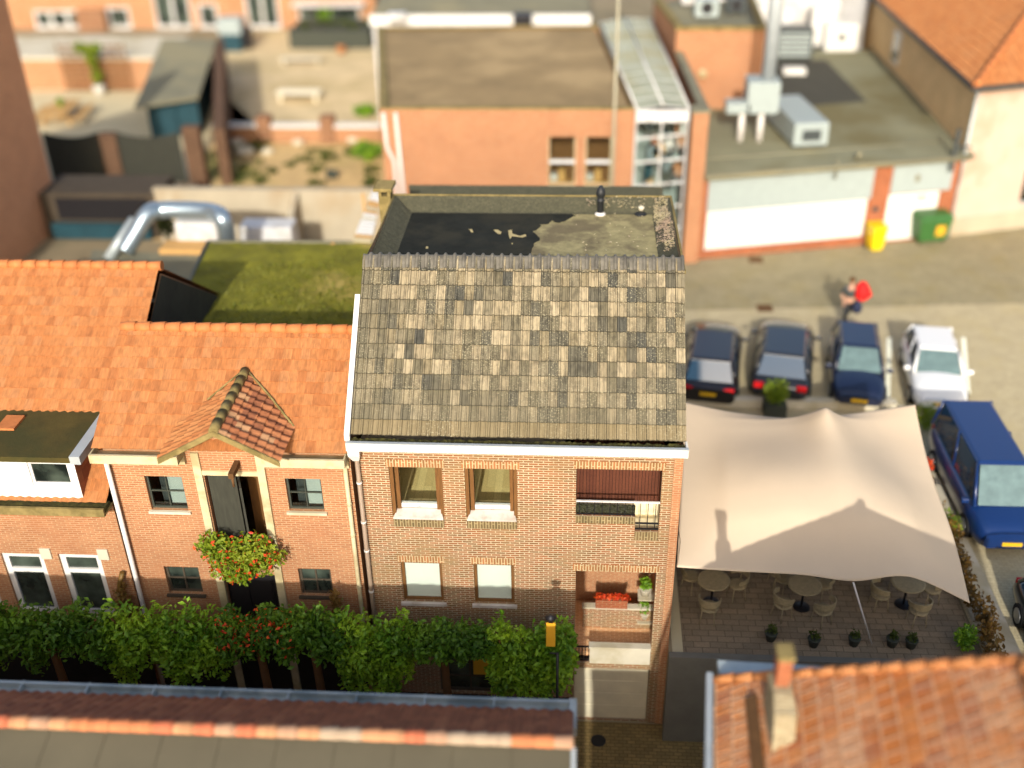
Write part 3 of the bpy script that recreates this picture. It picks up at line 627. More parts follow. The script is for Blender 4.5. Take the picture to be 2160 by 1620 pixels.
# ------------------------------------------------------------------ brick house with the hoist gable
A = thing('hoist_house', 'orange roofed brick house with a small hoist gable and red geraniums', 'house', (-7.8, FY, 0))
ax0, ax1 = -10.62, -4.99
def XZ(px, py, y=FY): p = P(px, py, Y=y); return p[0], p[2]
uw = [(*sorted((XZ(312, 1040)[0], XZ(390, 1040)[0])), XZ(350, 1076)[1], XZ(350, 1005)[1]), (*sorted((XZ(605, 1040)[0], XZ(680, 1040)[0])), XZ(640, 1078)[1], XZ(640, 1010)[1])]
lw = [(XZ(352, 1225)[0], XZ(424, 1225)[0], XZ(390, 1252)[1], XZ(390, 1196)[1]), (XZ(632, 1225)[0], XZ(700, 1225)[0], XZ(665, 1256)[1], XZ(665, 1200)[1])]
hd = (XZ(440, 1050)[0], XZ(552, 1050)[0], XZ(500, 1170)[1], XZ(500, 1003)[1])
fd = (XZ(478, 1250)[0], XZ(588, 1250)[0], -.1, XZ(530, 1212)[1])
q = MB(); q.wall(ax0, ax1, -2.8, 5.5, FY, [*uw, *lw, hd, fd], .16)
q.face([(ax1, FY, -2.8), (ax1, 24.6, -2.8), (ax1, 24.6, 5.4), (ax1, 21.75, 7.15), (ax1, FY, 5.6)]); q.face([(ax0, FY, -2.8), (ax0, FY, 5.6), (ax0, 21.75, 7.15), (ax0, 24.6, 5.4), (ax0, 24.6, -2.8)])
q.face([(ax0, 24.6, -2.8), (ax0, 24.6, 5.4), (ax1, 24.6, 5.4), (ax1, 24.6, -2.8)]); q.build('wall', 'warm_brick', A)
for i, o in enumerate(uw):
    fo = window(A, *o, FY+.15, 'darkgreen', 'glass', .045, nx=2, nz=2, sill='pale_stone', bars=.022)
    q = MB(); q.box(o[0]+.05, o[1]-.05, FY+.6, FY+.65, o[2]-.3, o[3]); q.build('room_shade', 'acdark', fo)
    q = MB(); q.box((o[0]+o[1])/2+.02, o[1]-.05, FY+.17, FY+.19, o[2]+.1, o[3]-.05); q.build('curtain', 'ac', fo)
for o in lw: window(A, *o, FY+.15, 'basement', 'dglass', .06, nx=2, nz=2, sill='basement')
# hoist doorway: one shutter ajar, dark inside
do = MB(); do.box(hd[0]+.05, hd[0]+.7, FY+.06, FY+.11, hd[2], hd[3]-.03); dro = do.build('hoist_door', 'fence', A)
q = MB(); q.hexa([(hd[0]+.72, FY+.1, hd[2]), (hd[0]+.77, FY+.1, hd[2]), (hd[0]+.98, FY-.42, hd[2]), (hd[0]+.93, FY-.42, hd[2]), (hd[0]+.72, FY+.1, hd[3]-.04), (hd[0]+.77, FY+.1, hd[3]-.04), (hd[0]+.98, FY-.42, hd[3]-.04), (hd[0]+.93, FY-.42, hd[3]-.04)]); q.build('hoist_door', 'fence', A)
q = MB(); q.box(hd[0]+.8, hd[1]-.02, FY+.5, FY+.55, hd[2], hd[3]); q.build('doorway_back', 'wood_jamb', A)
q = MB(); q.box(ax0+.02, ax1-.02, FY-.03, FY-.002, -2.8, -.15); q.build('plinth', 'tar', A)  # black band added for the deep shade behind the trees
q = MB(); q.box(fd[0]+.04, fd[1]-.04, FY+.1, FY+.15, fd[2], fd[3]-.02)
for k in range(2): q.box(fd[0]+.12+k*.6, fd[0]+.55+k*.6, FY+.07, FY+.1, .15, fd[3]-.2)
q.build('front_door', 'black_metal', A)
q = MB()                                                       # cream corner boards beside the middle bay
for a, b in ((hd[0]-.2, hd[0]-.02), (hd[1]+.02, hd[1]+.2)): q.box(a, b, FY-.07, FY-.003, -2.7, 5.42)
q.box(hd[0]-.02, hd[1]+.02, FY-.05, FY-.003, hd[3]+.02, hd[3]+.14); q.build('corner_boards', 'cream_paint', A)
AY, AZ, ARY, ARZ = 19.05, 5.62, 21.72, 7.27
sa = math.hypot(ARY-AY, ARZ-AZ); va = (0, ARY-AY, ARZ-AZ)
q = MB(); q.tile((ax0-.12, AY, AZ), (1, 0, 0), va, 5.76, sa, .21, .29, .03, step=.022); q.build('tiled_roof', 'orangetile', A)
q = MB(); q.face([(ax0-.1, ARY, ARZ-.02), (ax1, ARY, ARZ-.02), (ax1, 24.7, 5.45), (ax0-.1, 24.7, 5.45)]); q.box(ax0-.1, ax1, FY+.02, ARY-.1, 5.45, 5.5); q.build('rear_roof', 'browntile', A)
q = MB()
for i in range(16): q.rod((ax0-.1+i*.36, ARY, ARZ-.0), (ax0+.27+i*.36, ARY, ARZ+.012), .12, .135, 10)
q.build('ridge', 'ridge_orange', A)
for a, b in ((ax0-.12, hd[0]-.34), (hd[1]+.3, ax1-.02)):
    gA = MB(); gA.box(a, b, 18.86, FY-.003, 5.36, 5.40).box(a, b, 18.84, 18.9, 5.36, 5.58).box(a, b, FY-.1, FY-.004, 5.12, 5.355).box(a, a+.03, 18.9, FY-.01, 5.4, 5.58).box(b-.03, b, 18.9, FY-.01, 5.4, 5.58); gA.build('gutter', 'cream_paint', A)
dp = MB(); dp.rod((-10.55, 19.17, 5.37), (-10.55, 19.17, -2.7), .055, n=12); dp.build('downpipe', 'pipe_white', A)
dp = MB(); dp.rod((-5.1, 19.2, 5.37), (-5.1, 19.2, -2.7), .05, n=12)
for z in (4.1, 3.2, 1.6): dp.rod((-5.1, 19.2, z), (-5.1, 19.2, z+.05), .062, n=12)
dp.build('downpipe', 'cream_paint', A)
# hoist gable
gx, gw_, oy, ez, rz_ = -7.56, 1.32, 18.25, 5.92, 6.66
yb = lambda z: AY+(z-AZ)*(ARY-AY)/(ARZ-AZ)
q = MB(); q.face([(hd[0]-.2, FY-.02, hd[3]+.14), (hd[1]+.2, FY-.02, hd[3]+.14), (hd[1]+.2, FY-.02, ez-.02), (gx, FY-.02, rz_-.1), (hd[0]-.2, FY-.02, ez-.02)])
q.face([(hd[1]+.2, FY-.02, 5.2), (hd[1]+.2, 20.2, 5.2), (hd[1]+.2, 20.2, ez), (hd[1]+.2, FY-.02, ez)]); q.face([(hd[0]-.2, FY-.02, 5.2), (hd[0]-.2, FY-.02, ez), (hd[0]-.2, 20.2, ez), (hd[0]-.2, 20.2, 5.2)])
gb = q.build('gable_wall', 'warm_brick', A)
ls = math.hypot(gw_, rz_-ez)
kk = (yb(rz_)-yb(ez))/ls
q = MB(); q.tile((gx-gw_, yb(rz_), ez), (0, -1, 0), (gw_, 0, rz_-ez), yb(rz_)-oy, ls, .21, .29, .045, step=.035, xr=lambda v: (max(0, (ls-v)*kk), yb(rz_)-oy)); q.build('gable_roof', 'orangetile', A)
q = MB(); q.tile((gx+gw_, oy, ez), (0, 1, 0), (-gw_, 0, rz_-ez), yb(rz_)-oy, ls, .25, .21, .045, step=.04, xr=lambda v: (0, yb(rz_)-oy-max(0, (ls-v)*kk))); q.build('gable_roof', 'browntile', A)
q = MB(); n_ = 7
for i in range(n_): q.rod((gx, oy+(yb(rz_)-oy)*i/n_-.02, rz_+.02), (gx, oy+(yb(rz_)-oy)*(i+1)/n_, rz_+.035), .1, .115, 10)
for sgn in (-1, 1): q.hexa([(gx, oy-.04, rz_-.09), (gx, oy, rz_-.09), (gx+sgn*gw_, oy, ez-.09), (gx+sgn*gw_, oy-.04, ez-.09), (gx, oy-.04, rz_+.05), (gx, oy, rz_+.05), (gx+sgn*gw_, oy, ez+.05), (gx+sgn*gw_, oy-.04, ez+.05)])
q.build('gable_ridge', 'stone_cap', A)
q = MB()                                                       # lead valley up the right hand side
a, b = Vector((gx+gw_, yb(ez)+.02, ez+.06)), Vector((gx, yb(rz_)+.05, rz_+.08)); q.tube([a, a.lerp(b, .5)+Vector((.02, 0, .02)), b], .028, 6)
a = Vector((gx-gw_*.55, yb(ez+.3)+.02, ez+.42)); q.tube([a, a.lerp(b, .5), b], .02, 6); q.build('valley_flashing', 'stone_cap', A)
q = MB(); q.box(gx-.06, gx+.06, 18.75, 19.6, hd[3]+.3, hd[3]+.44); q.rod((gx, 18.82, hd[3]+.3), (gx, 18.82, hd[3]+.05), .03); q.build('hoist_beam', 'bark', A)
# geranium box
cx, cz = XZ(506, 1165, 18.9); fb = thing('flower_basket', 'big overflowing basket of orange red geraniums hanging below the hoist door', 'flowers', (cx, 18.95, cz))
q = MB(); q.box(cx-.75, cx+.75, 18.98, FY-.08, cz-.15, cz+.12); q.build('trough', 'bark', fb)
q = MB(); E_ = [(cx-.55, 18.85, cz+.2, .5, .38, .42), (cx+.35, 18.85, cz+.2, .6, .4, .45), (cx-.2, 18.8, cz-.3, .65, .38, .45), (cx+.45, 18.8, cz-.2, .5, .35, .4), (cx+.85, 18.85, cz-.05, .3, .25, .25), (cx, 18.82, cz-.6, .4, .3, .3)]
q.leaves(E_, 2600, .065, rnd); q.build('foliage', 'leafb', fb)
q = MB(); q.leaves([(e[0], e[1]-.05, e[2]+.02, e[3]*1.1, e[4]*1.08, e[5]*1.1) for e in E_], 260, .06, rnd); q.build('flowers', 'redflower', fb)['kind'] = 'stuff'
q = MB(); q.tube([(XZ(725, 1225)[0]-.2, 18.95, .9), (XZ(725, 1225)[0]-.1, 18.9, 1.75)], [.05, .03], 6); q.leaves([(XZ(722, 1240)[0]-.1, 18.9, 1.4, .18, .15, .55)], 160, .06, rnd)
tag(q.build('climbing_plant', 'leafdry'), 'withered brown climber on the brick wall beside the lower right window', 'plant')

# ------------------------------------------------------------------ far left house with white dormer
B = thing('dormer_house', 'orange roofed house at left edge with a white flat roofed dormer', 'house', (-15, FY, 0))
bx0, bx1 = -22.0, -10.72
tw_ = [(XZ(22, 1230)[0], XZ(108, 1230)[0], .35, XZ(60, 1168)[1]), (XZ(140, 1230)[0], XZ(226, 1230)[0], .35, XZ(180, 1170)[1])]
tw_.append((tw_[0][0]*2-tw_[1][0], tw_[0][0]*2-tw_[1][0]+tw_[0][1]-tw_[0][0], .35, tw_[0][3]))
q = MB(); q.wall(bx0, bx1, -2.8, 3.9, FY, tw_, .2)
q.face([(bx1-.02, FY, -2.8), (bx1-.02, 29.5, -2.8), (bx1-.02, 29.5, 4), (bx1-.02, 24.5, 7.35), (bx1-.02, FY, 3.8)])
q.face([(bx0, FY, -2.8), (bx0, FY, 3.8), (bx0, 24.5, 7.35), (bx0, 29.5, 4), (bx0, 29.5, -2.8)]); q.face([(bx0, 29.5, -2.8), (bx0, 29.5, 4), (bx1, 29.5, 4), (bx1, 29.5, -2.8)]); q.build('wall', 'warm_brick', B)
q = MB(); q.box(bx0, bx1-.03, FY-.03, FY-.002, -2.8, -.1); q.build('plinth', 'tar', B)  # same black band in place of shade along this front
q = MB(); q.face([(bx1+.005, 21.9, 0), (bx1+.005, 29.5, 0), (bx1+.005, 29.5, 4), (bx1+.005, 24.5, 7.3), (bx1+.005, 21.9, 5.7)]); q.build('gable_cladding', 'fence', B)  # dark sheet over the gable end paints in its shade
for o in tw_: window(B, *o, FY+.16, 'white_paint', 'dglass', .14, nx=1, nz=1, sill='pale_stone', dep=.1); 
for o in tw_:
    q = MB(); q.box(o[0]+.02, o[1]-.02, FY+.05, FY+.12, o[3]-.62, o[3]-.5); q.build('transom', 'white_paint', B)
for o in tw_: q = MB(); q.box(o[1]-.02, o[1]+.24, FY-.04, FY-.003, o[3]-.12, o[3]+.2); q.build('lintel_stone', 'pale_stone', B)
BY, BZ, BRY, BRZ = 19.05, 4.1, 24.5, 7.55
sb = math.hypot(BRY-BY, BRZ-BZ)
q = MB(); q.tile((bx0-.1, BY, BZ), (1, 0, 0), (0, BRY-BY, BRZ-BZ), bx1-bx0+.1, sb, .21, .29, .03, step=.022); q.build('tiled_roof', 'orangetile', B)
q = MB(); q.face([(bx0, BRY, BRZ-.02), (bx1, BRY, BRZ-.02), (bx1, 29.6, 4), (bx0, 29.6, 4)]); q.build('rear_roof', 'browntile', B)
q = MB()
for i in range(31): q.rod((bx0+i*.366, BRY, BRZ), (bx0+.37+i*.366, BRY, BRZ+.012), .12, .135, 10)
q.build('ridge', 'ridge_orange', B)
q = MB(); q.box(bx0, bx1+.02, 18.8, FY-.002, 3.9, 3.94).box(bx0, bx1+.02, 18.78, 18.84, 3.9, 4.11); gB = q.build('gutter', 'stone_cap', B)
q = MB(); q.box(bx0, bx1, 18.85, 19.2, 3.945, 4.06); q.build('moss', 'moss', gB)
d0, d1 = -22.0, -11.28
dw = (XZ(66, 1010, 19.12)[0], XZ(152, 1010, 19.12)[0], XZ(110, 1024, 19.12)[1], XZ(110, 975, 19.12)[1])
q = MB(); q.wall(d0, d1, 4.0, 5.2, 19.12, [dw], .1); q.build('dormer_front', 'white_paint', B)
window(B, *dw, 19.21, 'white_pvc', 'dglass', .07)
q = MB(); q.face([(d1, 19.12, 4.0), (d1, 21.0, 5.2), (d1, 19.12, 5.2)]); q.build('dormer_cheek', 'shadetile', B)
q = MB(); q.face([(d0, 19.35, 4.0), (d0, 19.35, 5.2), (d0, 21.2, 5.2)]); q.build('dormer_cheek', 'shadetile', B)
q = MB(); q.box(d0, d1+.12, 19.05, 21.15, 5.2, 5.34); dr_ = q.build('dormer_roof', 'mossdark', B)
q = MB(); q.box(d1-.02, d1+.22, 19.02, 21.2, 5.19, 5.4); q.build('dormer_verge', 'zinc_light', dr_)
c = P(22, 893, Z=5.36); q = MB(); q.box(c[0]-.22, c[0]+.22, c[1]-.28, c[1]+.3, 5.345, 5.4); q.build('roof_hatch', 'ridge_orange', dr_)
c = XZ(262, 1240); q = MB(); q.tube([(c[0]-.1, FY-.12, .2), (c[0]-.12, FY-.15, 1.0), (c[0], FY-.16, 1.55), (c[0]+.12, FY-.12, 1.9)], .06, 8); q.leaves([(c[0], FY-.18, 1.0, .28, .12, .75)], 260, .06, rnd)
tag(q.build('climbing_plant', 'leafdry'), 'brown climber beside the tall white windows and the long downpipe', 'plant')

# ------------------------------------------------------------------ row of clipped lime trees on the lower street
def lime(cx, w_, ztop, zbot, label, flow=False, n=2300, mat='leaf', cut=None):
    T_ = thing('lime_tree', label, 'tree', (cx, 17.6, -2.8), 'clipped lime trees along the house fronts')
    q = MB(); q.tube([(cx, 17.6, -2.8), (cx+.03, 17.6, -.8), (cx-.02, 17.62, zbot+.3), (cx, 17.6, (ztop+zbot)/2+.2)], [.13, .11, .09, .05], 8)
    for k in (-1, 1): q.tube([(cx, 17.6, zbot+.2), (cx+k*w_*.3, 17.6, (ztop+zbot)/2), (cx+k*w_*.42, 17.55, ztop-.3)], [.05, .04, .02], 6)
    q.build('trunk', 'bark', T_)
    zbot -= .3; h = ztop-zbot; E_ = []; n = int(n*1.9); mat = rnd.choice(['leaf', 'leaf', 'leaf2'])
    m = max(4, int(w_*2.4))
    for i in range(m):
        x = cx-w_/2+w_*(i+.5)/m; lo = zbot+rnd.uniform(-.2, .42)*h*.7; tp = rnd.uniform(-.12, .3)
        if cut and cut[0] < x < cut[1]: lo = cut[2]
        E_.append((x, 17.6+rnd.uniform(-.1, .1), (ztop+tp+lo)/2, w_/m*.9, .55, (ztop+tp-lo)/2*1.02))
    q = MB(); q.leaves(E_, n, .078, rnd); q.build('crown', mat, T_)
    if flow:
        q = MB(); q.leaves([(e[0], e[1]-.1, e[2]+.25, e[3]*1.05, e[4], e[5]*.7) for e in E_], 300, .06, rnd); q.build('flowers', 'redflower', T_)['kind'] = 'stuff'
X_ = lambda px: P(px, 1350, Y=17.6)[0]
lime(X_(105), X_(225)-X_(-40), 2.2, .5, 'dark clipped lime tree at the left edge of the hedge row')
lime(X_(350), X_(475)-X_(230), 2.35, .0, 'brightest clipped lime tree, hanging low in front of the long downpipe', n=2600)
lime(X_(545), X_(625)-X_(470), 2.15, .7, 'lime tree tangled with orange red flowers in front of the black door', True, 1600)
lime(X_(660), X_(740)-X_(600), 2.25, 1.0, 'small lime tree between the flowering tree and the pipe at the house corner', n=1200)
lime(X_(790), X_(870)-X_(715), 2.3, -.2, 'lime tree hanging low to the gutter at the corner of the two houses', n=2200)
lime(X_(935), X_(1060)-X_(850), 2.0, 1.15, 'thin lime tree below the two white blinds', n=1500)
lime(X_(1120), X_(1205)-X_(1030), 2.25, -.25, 'lime tree hanging low behind the yellow sign', n=2600)
c = P(1162, 1345, Y=17.1)
s_ = thing('lantern_sign', 'narrow yellow sign below a black lantern in front of the lime tree', 'sign', (c[0], 17, -2.8))
q = MB(); q.rod((c[0]+.15, 17.02, -2.8), (c[0]+.15, 17.02, 1.85), .03); q.rod((c[0]+.15, 17.02, 1.83), (c[0]-.02, 17.02, 1.85), .02); q.build('post', 'black_metal', s_)
z0 = P(1162, 1362, Y=17.0)[2]; z1 = P(1162, 1313, Y=17.0)[2]
q = MB(); q.box(c[0]-.1, c[0]+.1, 16.97, 17.0, z0, z1); q.build('panel', 'orange_sign', s_)
q = MB(); q.lathe((c[0], 17.0, z1+.03), [(.03, 0), (.09, .03), (.12, .12), (.13, .13), (.03, .17), (.02, .19)], 10); q.build('lantern', 'black_metal', s_)

# ------------------------------------------------------------------ foreground left building
L_ = thing('low_building', 'low foreground building with an orange ridge and dull grey roof sheets', 'building', (-12, 10, -2.8))
fx1, fx0 = .07, -32.0; fr_y, fr_z, fg_y, fg_z = 12.06, 4.84, 13.86, 3.58
q = MB(); q.prism([(fx0, 2), (fx1-.12, 2), (fx1-.12, 13.6), (fx0, 13.6)], -2.8, 3.2); q.face([(fx1-.12, 2, 3.3), (fx1-.12, 13.6, 3.3), (fx1-.12, fr_y, fr_z-.1), (fx1-.12, 2, fr_z-3.2)]); q.build('wall', 'old_brick', L_)
sf = math.hypot(fg_y-fr_y, fr_z-fg_z)
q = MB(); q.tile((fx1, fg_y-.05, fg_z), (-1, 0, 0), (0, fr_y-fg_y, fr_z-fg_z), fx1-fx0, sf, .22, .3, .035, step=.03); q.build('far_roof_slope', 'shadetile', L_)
q = MB(); nb = 91
for i in range(nb): q.rod((fx1-.355*i, fr_y, fr_z+.02), (fx1-.355*(i+1)+.0, fr_y, fr_z-.005), .12, .105, 10)
ul = MB()
for i in range(nb):
    x0, x1 = fx1-.355*(i+1), fx1-.355*i
    for k in range(8):
        a, b = math.pi*k/8, math.pi*(k+1)/8; r0, r1 = .108, .13
        ul.face([(x1, fr_y+r1*math.cos(a), fr_z+r1*math.sin(a)-.02), (x0, fr_y+r0*math.cos(a), fr_z+r0*math.sin(a)-.03), (x0, fr_y+r0*math.cos(b), fr_z+r0*math.sin(b)-.03), (x1, fr_y+r1*math.cos(b), fr_z+r1*math.sin(b)-.02)], False, [(x1+40-.003, .1), (x0+40+.003, .1), (x0+40+.003, .2), (x1+40-.003, .2)])
ul.build('ridge', 'ridgecap', L_)
ns = 2.0; zr = lambda y: fr_z-.06-(fr_y-y)*.30
q = MB()
for i in range(int((fx1-fx0)/.98)):
    x1 = fx1-.03-i*.98; x0 = x1-.965
    q.hexa([(x0, 2, zr(2)-.05), (x1, 2, zr(2)-.05), (x1, fr_y-.06, zr(fr_y-.06)-.05), (x0, fr_y-.06, zr(fr_y-.06)-.05), (x0, 2, zr(2)), (x1, 2, zr(2)), (x1, fr_y-.06, zr(fr_y-.06)), (x0, fr_y-.06, zr(fr_y-.06))])
    q.box(x1+.001, x1+.014, 2, 2.01, zr(2)-.05, zr(2))
q.hexa([(fx0, 2, zr(2)-.12), (fx1-.04, 2, zr(2)-.12), (fx1-.04, fr_y, zr(fr_y)-.12), (fx0, fr_y, zr(fr_y)-.12), (fx0, 2, zr(2)-.02), (fx1-.04, 2, zr(2)-.02), (fx1-.04, fr_y, zr(fr_y)-.02), (fx0, fr_y, zr(fr_y)-.02)])
q.build('near_roof_slope', 'olive_panel', L_, bevel=.008)
q = MB(); q.hexa([(fx1-.03, 2, zr(2)-.2), (fx1+.04, 2, zr(2)-.2), (fx1+.04, fr_y-.1, zr(fr_y)-.2), (fx1-.03, fr_y-.1, zr(fr_y)-.2), (fx1-.03, 2, zr(2)+.05), (fx1+.04, 2, zr(2)+.05), (fx1+.04, fr_y-.1, zr(fr_y)+.05), (fx1-.03, fr_y-.1, zr(fr_y)+.05)])
q.build('verge_trim', 'zinc_light', L_)
q = MB(); q.box(fx0, fx1+.05, 13.8, 14.1, 3.42, 3.48).box(fx0, fx1+.05, 14.04, 14.1, 3.48, 3.6).box(fx1-.08, fx1+.06, 13.4, 14.1, 3.42, 3.64)
for i in range(11): q.box(fx1-1.5-i*1.3, fx1-1.47-i*1.3, 13.79, 14.11, 3.42, 3.61)
q.build('gutter', 'zinc', L_)
S_ = thing('street_house', 'house closing the lower street behind the viewer, outside the picture', 'house', (1.3, -1, -2.8))  # unseen house, added and sized to cast shade on street and garage door
q = MB(); q.prism([(.07, -6), (2.5, -6), (2.5, 1), (.07, 1)], -2.8, 7.2); q.build('wall', 'old_brick', S_)
q = MB(); q.prism([(.02, -6.1), (2.55, -6.1), (2.55, 1.1), (.02, 1.1)], 7.2, 7.35); q.build('roof', 'greyroof', S_)

# ------------------------------------------------------------------ foreground right house, hipped orange roof, tall chimney
R_ = thing('hipped_house', 'foreground house with an aged orange hipped roof at bottom right', 'house', (6.5, 8, -2.8))
e0 = Vector((2.52, 13.55, 4.84)); ap = Vector((6.6, 11.68, 7.42)); dE = Vector((-.105, -1, 0)).normalized()
e1 = Vector((10.8, 13.25, 4.82)); ln = 16
uL = dE; vL = (ap-e0)-dE*((ap-e0)@dE) if 0 else None
nrm_h = Vector((-dE.y, dE.x, 0)); nrm_h = nrm_h if nrm_h.x > 0 else -nrm_h
hx = (ap-e0).dot(nrm_h); hz = ap.z-e0.z; vL = (nrm_h*hx+Vector((0, 0, hz))); Ls = vL.length; off = (ap-e0).dot(dE)
q = MB(); o_ = e0+dE*ln
q.tile(o_, -dE, vL, ln, Ls, .27, .30, .02, step=.035, flat=True, bond=True, xr=lambda v: (0, ln-off*v/Ls)); q.build('left_roof_slope', 'agedtile', R_)
q = MB(); e0b, e1b, apb = e0+dE*ln, e1+dE*ln, ap+dE*(ln-off)
q.face([ap, apb, e1b, e1]); q.face([e1, e0, ap]); q.build('hidden_roof_slopes', 'agedtile', R_)
q = MB(); nh = 14
for i in range(nh):
    a, b = e0.lerp(ap, i/nh), e0.lerp(ap, (i+1.08)/nh); q.rod(a+Vector((0, 0, -.01)), b+Vector((0, 0, .01)), .075, .085, 10)
for i in range(10): q.rod(ap+dE*i*.36+Vector((0, 0, .02)), ap+dE*(i+1)*.36+Vector((0, 0, .035)), .12, .14, 10)
q.build('hip_ridge', 'orangetile', R_)
q = MB(); ins = Vector((.25, -.2, 0)); pz = [e0+Vector((.2, -.15, 0)), e1+Vector((-.2, -.15, 0)), e1b, e0b+Vector((.2, 0, 0))]
q.prism([(p.x, p.y) for p in pz], -2.8, 4.9); q.build('wall', 'old_brick', R_)
q = MB(); a = e0+Vector((-.13, .1, -.06)); b = e0b+Vector((-.13, 0, -.06)); w_ = Vector((.11, 0, 0)); hh_ = Vector((0, 0, .12))
q.hexa([a, a+w_, b+w_, b, a+hh_, a+w_+hh_, b+w_+hh_, b+hh_]); gR = q.build('gutter', 'zinc_light', R_)
q = MB(); a = e0+Vector((.1, .12, -.1)); b = e1+Vector((0, .12, -.1)); w_ = Vector((0, .32, 0)); q.hexa([a, b, b+w_, a+w_, a+hh_, b+hh_, b+w_+hh_, a+w_+hh_]); q.build('far_gutter', 'zinc', R_)
c = P(1655, 1362, Z=6.75)
q = MB(); q.hexa([(c[0]-.18, c[1]-1.1, 4.6), (c[0]+.18, c[1]-1.1, 4.6), (c[0]+.19, c[1]+.1, 4.6), (c[0]-.17, c[1]+.1, 4.6), (c[0]-.17, c[1]-.7, 6.0), (c[0]+.17, c[1]-.7, 6.0), (c[0]+.18, c[1]+.1, 6.0), (c[0]-.16, c[1]+.1, 6.0)])
chb = q.build('chimney', 'pale_brick', R_)
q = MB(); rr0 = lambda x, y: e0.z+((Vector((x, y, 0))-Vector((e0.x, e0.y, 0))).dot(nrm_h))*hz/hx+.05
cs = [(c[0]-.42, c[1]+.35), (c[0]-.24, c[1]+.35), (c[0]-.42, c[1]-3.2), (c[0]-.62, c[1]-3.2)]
q.prism(cs, 4.7, rr0); q.build('lead_gutter', 'bark', R_)  # dark strip laid on the roof as the shade left of the chimney
q = MB(); q.box(c[0]-.11, c[0]+.11, c[1]-.24, c[1]+.02, 6.01, 6.66); q.build('flue', 'red_brick', chb)
q = MB(); q.box(c[0]-.13, c[0]+.13, c[1]-.27, c[1]+.05, 6.665, 6.75); q.build('cap', 'stone_cap', chb)
q = MB(); q.hexa([(c[0]-.185, c[1]-.73, 5.96), (c[0]+.185, c[1]-.73, 5.96), (c[0]+.195, c[1]+.12, 5.96), (c[0]-.175, c[1]+.12, 5.96), (c[0]-.15, c[1]-.4, 6.1), (c[0]+.15, c[1]-.4, 6.1), (c[0]+.15, c[1]+.05, 6.1), (c[0]-.15, c[1]+.05, 6.1)]); q.build('shoulder', 'pale_brick', chb)

# ------------------------------------------------------------------ stretch tent over the terrace
TT = thing('stretch_tent', 'large beige stretch tent over the cafe terrace', 'tent', (6, 22, 0))
def bez(pts, n):
    o = []
    for i in range(n+1):
        t_ = i/n*(len(pts)-1); k = min(int(t_), len(pts)-2); f_ = t_-k
        p0, p1, p2, p3 = (Vector(pts[max(k-1, 0)]), Vector(pts[k]), Vector(pts[k+1]), Vector(pts[min(k+2, len(pts)-1)]))
        o.append(.5*((2*p1)+(p2-p0)*f_+(2*p0-5*p1+4*p2-p3)*f_*f_+(3*p1-p0-3*p2+p3)*f_**3))
    return o
NU, NV = 60, 48
front = bez([P(1428, 1196, Z=2.5), P(1550, 1206, Z=2.35), P(1690, 1215, Z=2.3), P(1800, 1229, Z=2.2), P(1920, 1219, Z=2.3), P(2046, 1272, Z=1.9)], NU)
back = bez([P(1436, 846, Z=3.3), P(1540, 868, Z=3.0), P(1660, 882, Z=2.9), P(1737, 879, Z=3.3), P(1830, 868, Z=2.95), P(1930, 853, Z=3.2)], NU)
left = bez([front[0], P(1436, 1040, Z=2.9), P(1440, 930, Z=3.1), back[0]], NV)
right = bez([front[-1], P(2012, 1135, Z=2.35), P(1968, 1010, Z=2.6), P(1945, 925, Z=2.85), back[-1]], NV)
rows = []
pk = [(P(1737, 879, Z=3.3), .0, 1), (P(1650, 1020, Z=3.2), .55, 2.2), (P(1850, 1060, Z=3.2), .35, 2.0), (P(1737, 900, Z=3.3), .38, 1.1)]
for j in range(NV+1):
    v = j/NV; row = []
    for i in range(NU+1):
        u = i/NU
        p = front[i]*(1-v)+back[i]*v+left[j]*(1-u)+right[j]*u-(front[0]*(1-u)*(1-v)+front[-1]*u*(1-v)+back[0]*(1-u)*v+back[-1]*u*v)
        ed = min(1, 6*u, 6*(1-u), 5*v, 5*(1-v)); 
        for c, h, s in pk[:3]: p = p+Vector((0, 0, h*ed*math.exp(-((p.x-c[0])**2+(p.y-c[1])**2)/s**2)))
        c = pk[3][0]; dd = math.hypot((p.x-c[0])*(1.0 if p.x < c[0] else 1.6), (p.y-c[1])*.6); p = p+Vector((0, 0, .62*min(1, 9*(1-v))*math.exp(-dd/1.15)*min(1, 5*u, 5*(1-u))*(.35+.65*min(1, 8*(1-v)))))
        row.append(p)
    rows.append(row)
q = MB(); q.grid(rows, True); cv = q.build('canvas', 'tent', TT); so_ = cv.modifiers.new('thick', 'SOLIDIFY'); so_.thickness = .012; so_.offset = -1
for p in (back[36], back[-1], right[24]):
    q = MB(); q.rod((p.x, p.y, 0), (p.x, p.y, p.z-.02), .035); q.build('pole', 'pipe_taupe', TT)
q = MB(); f0 = front[36]
q.rod(f0, P(1838, 1358, Z=0), .022)
q.build('guy_rope', 'pipe_white', TT)
q = MB(); a = Vector((2.45, 19.6, 3.3)); q.tube([a, a+Vector((.1, .3, -.6)), front[0]], .008, 5); q.build('guy_rope', 'pipe_taupe', TT)

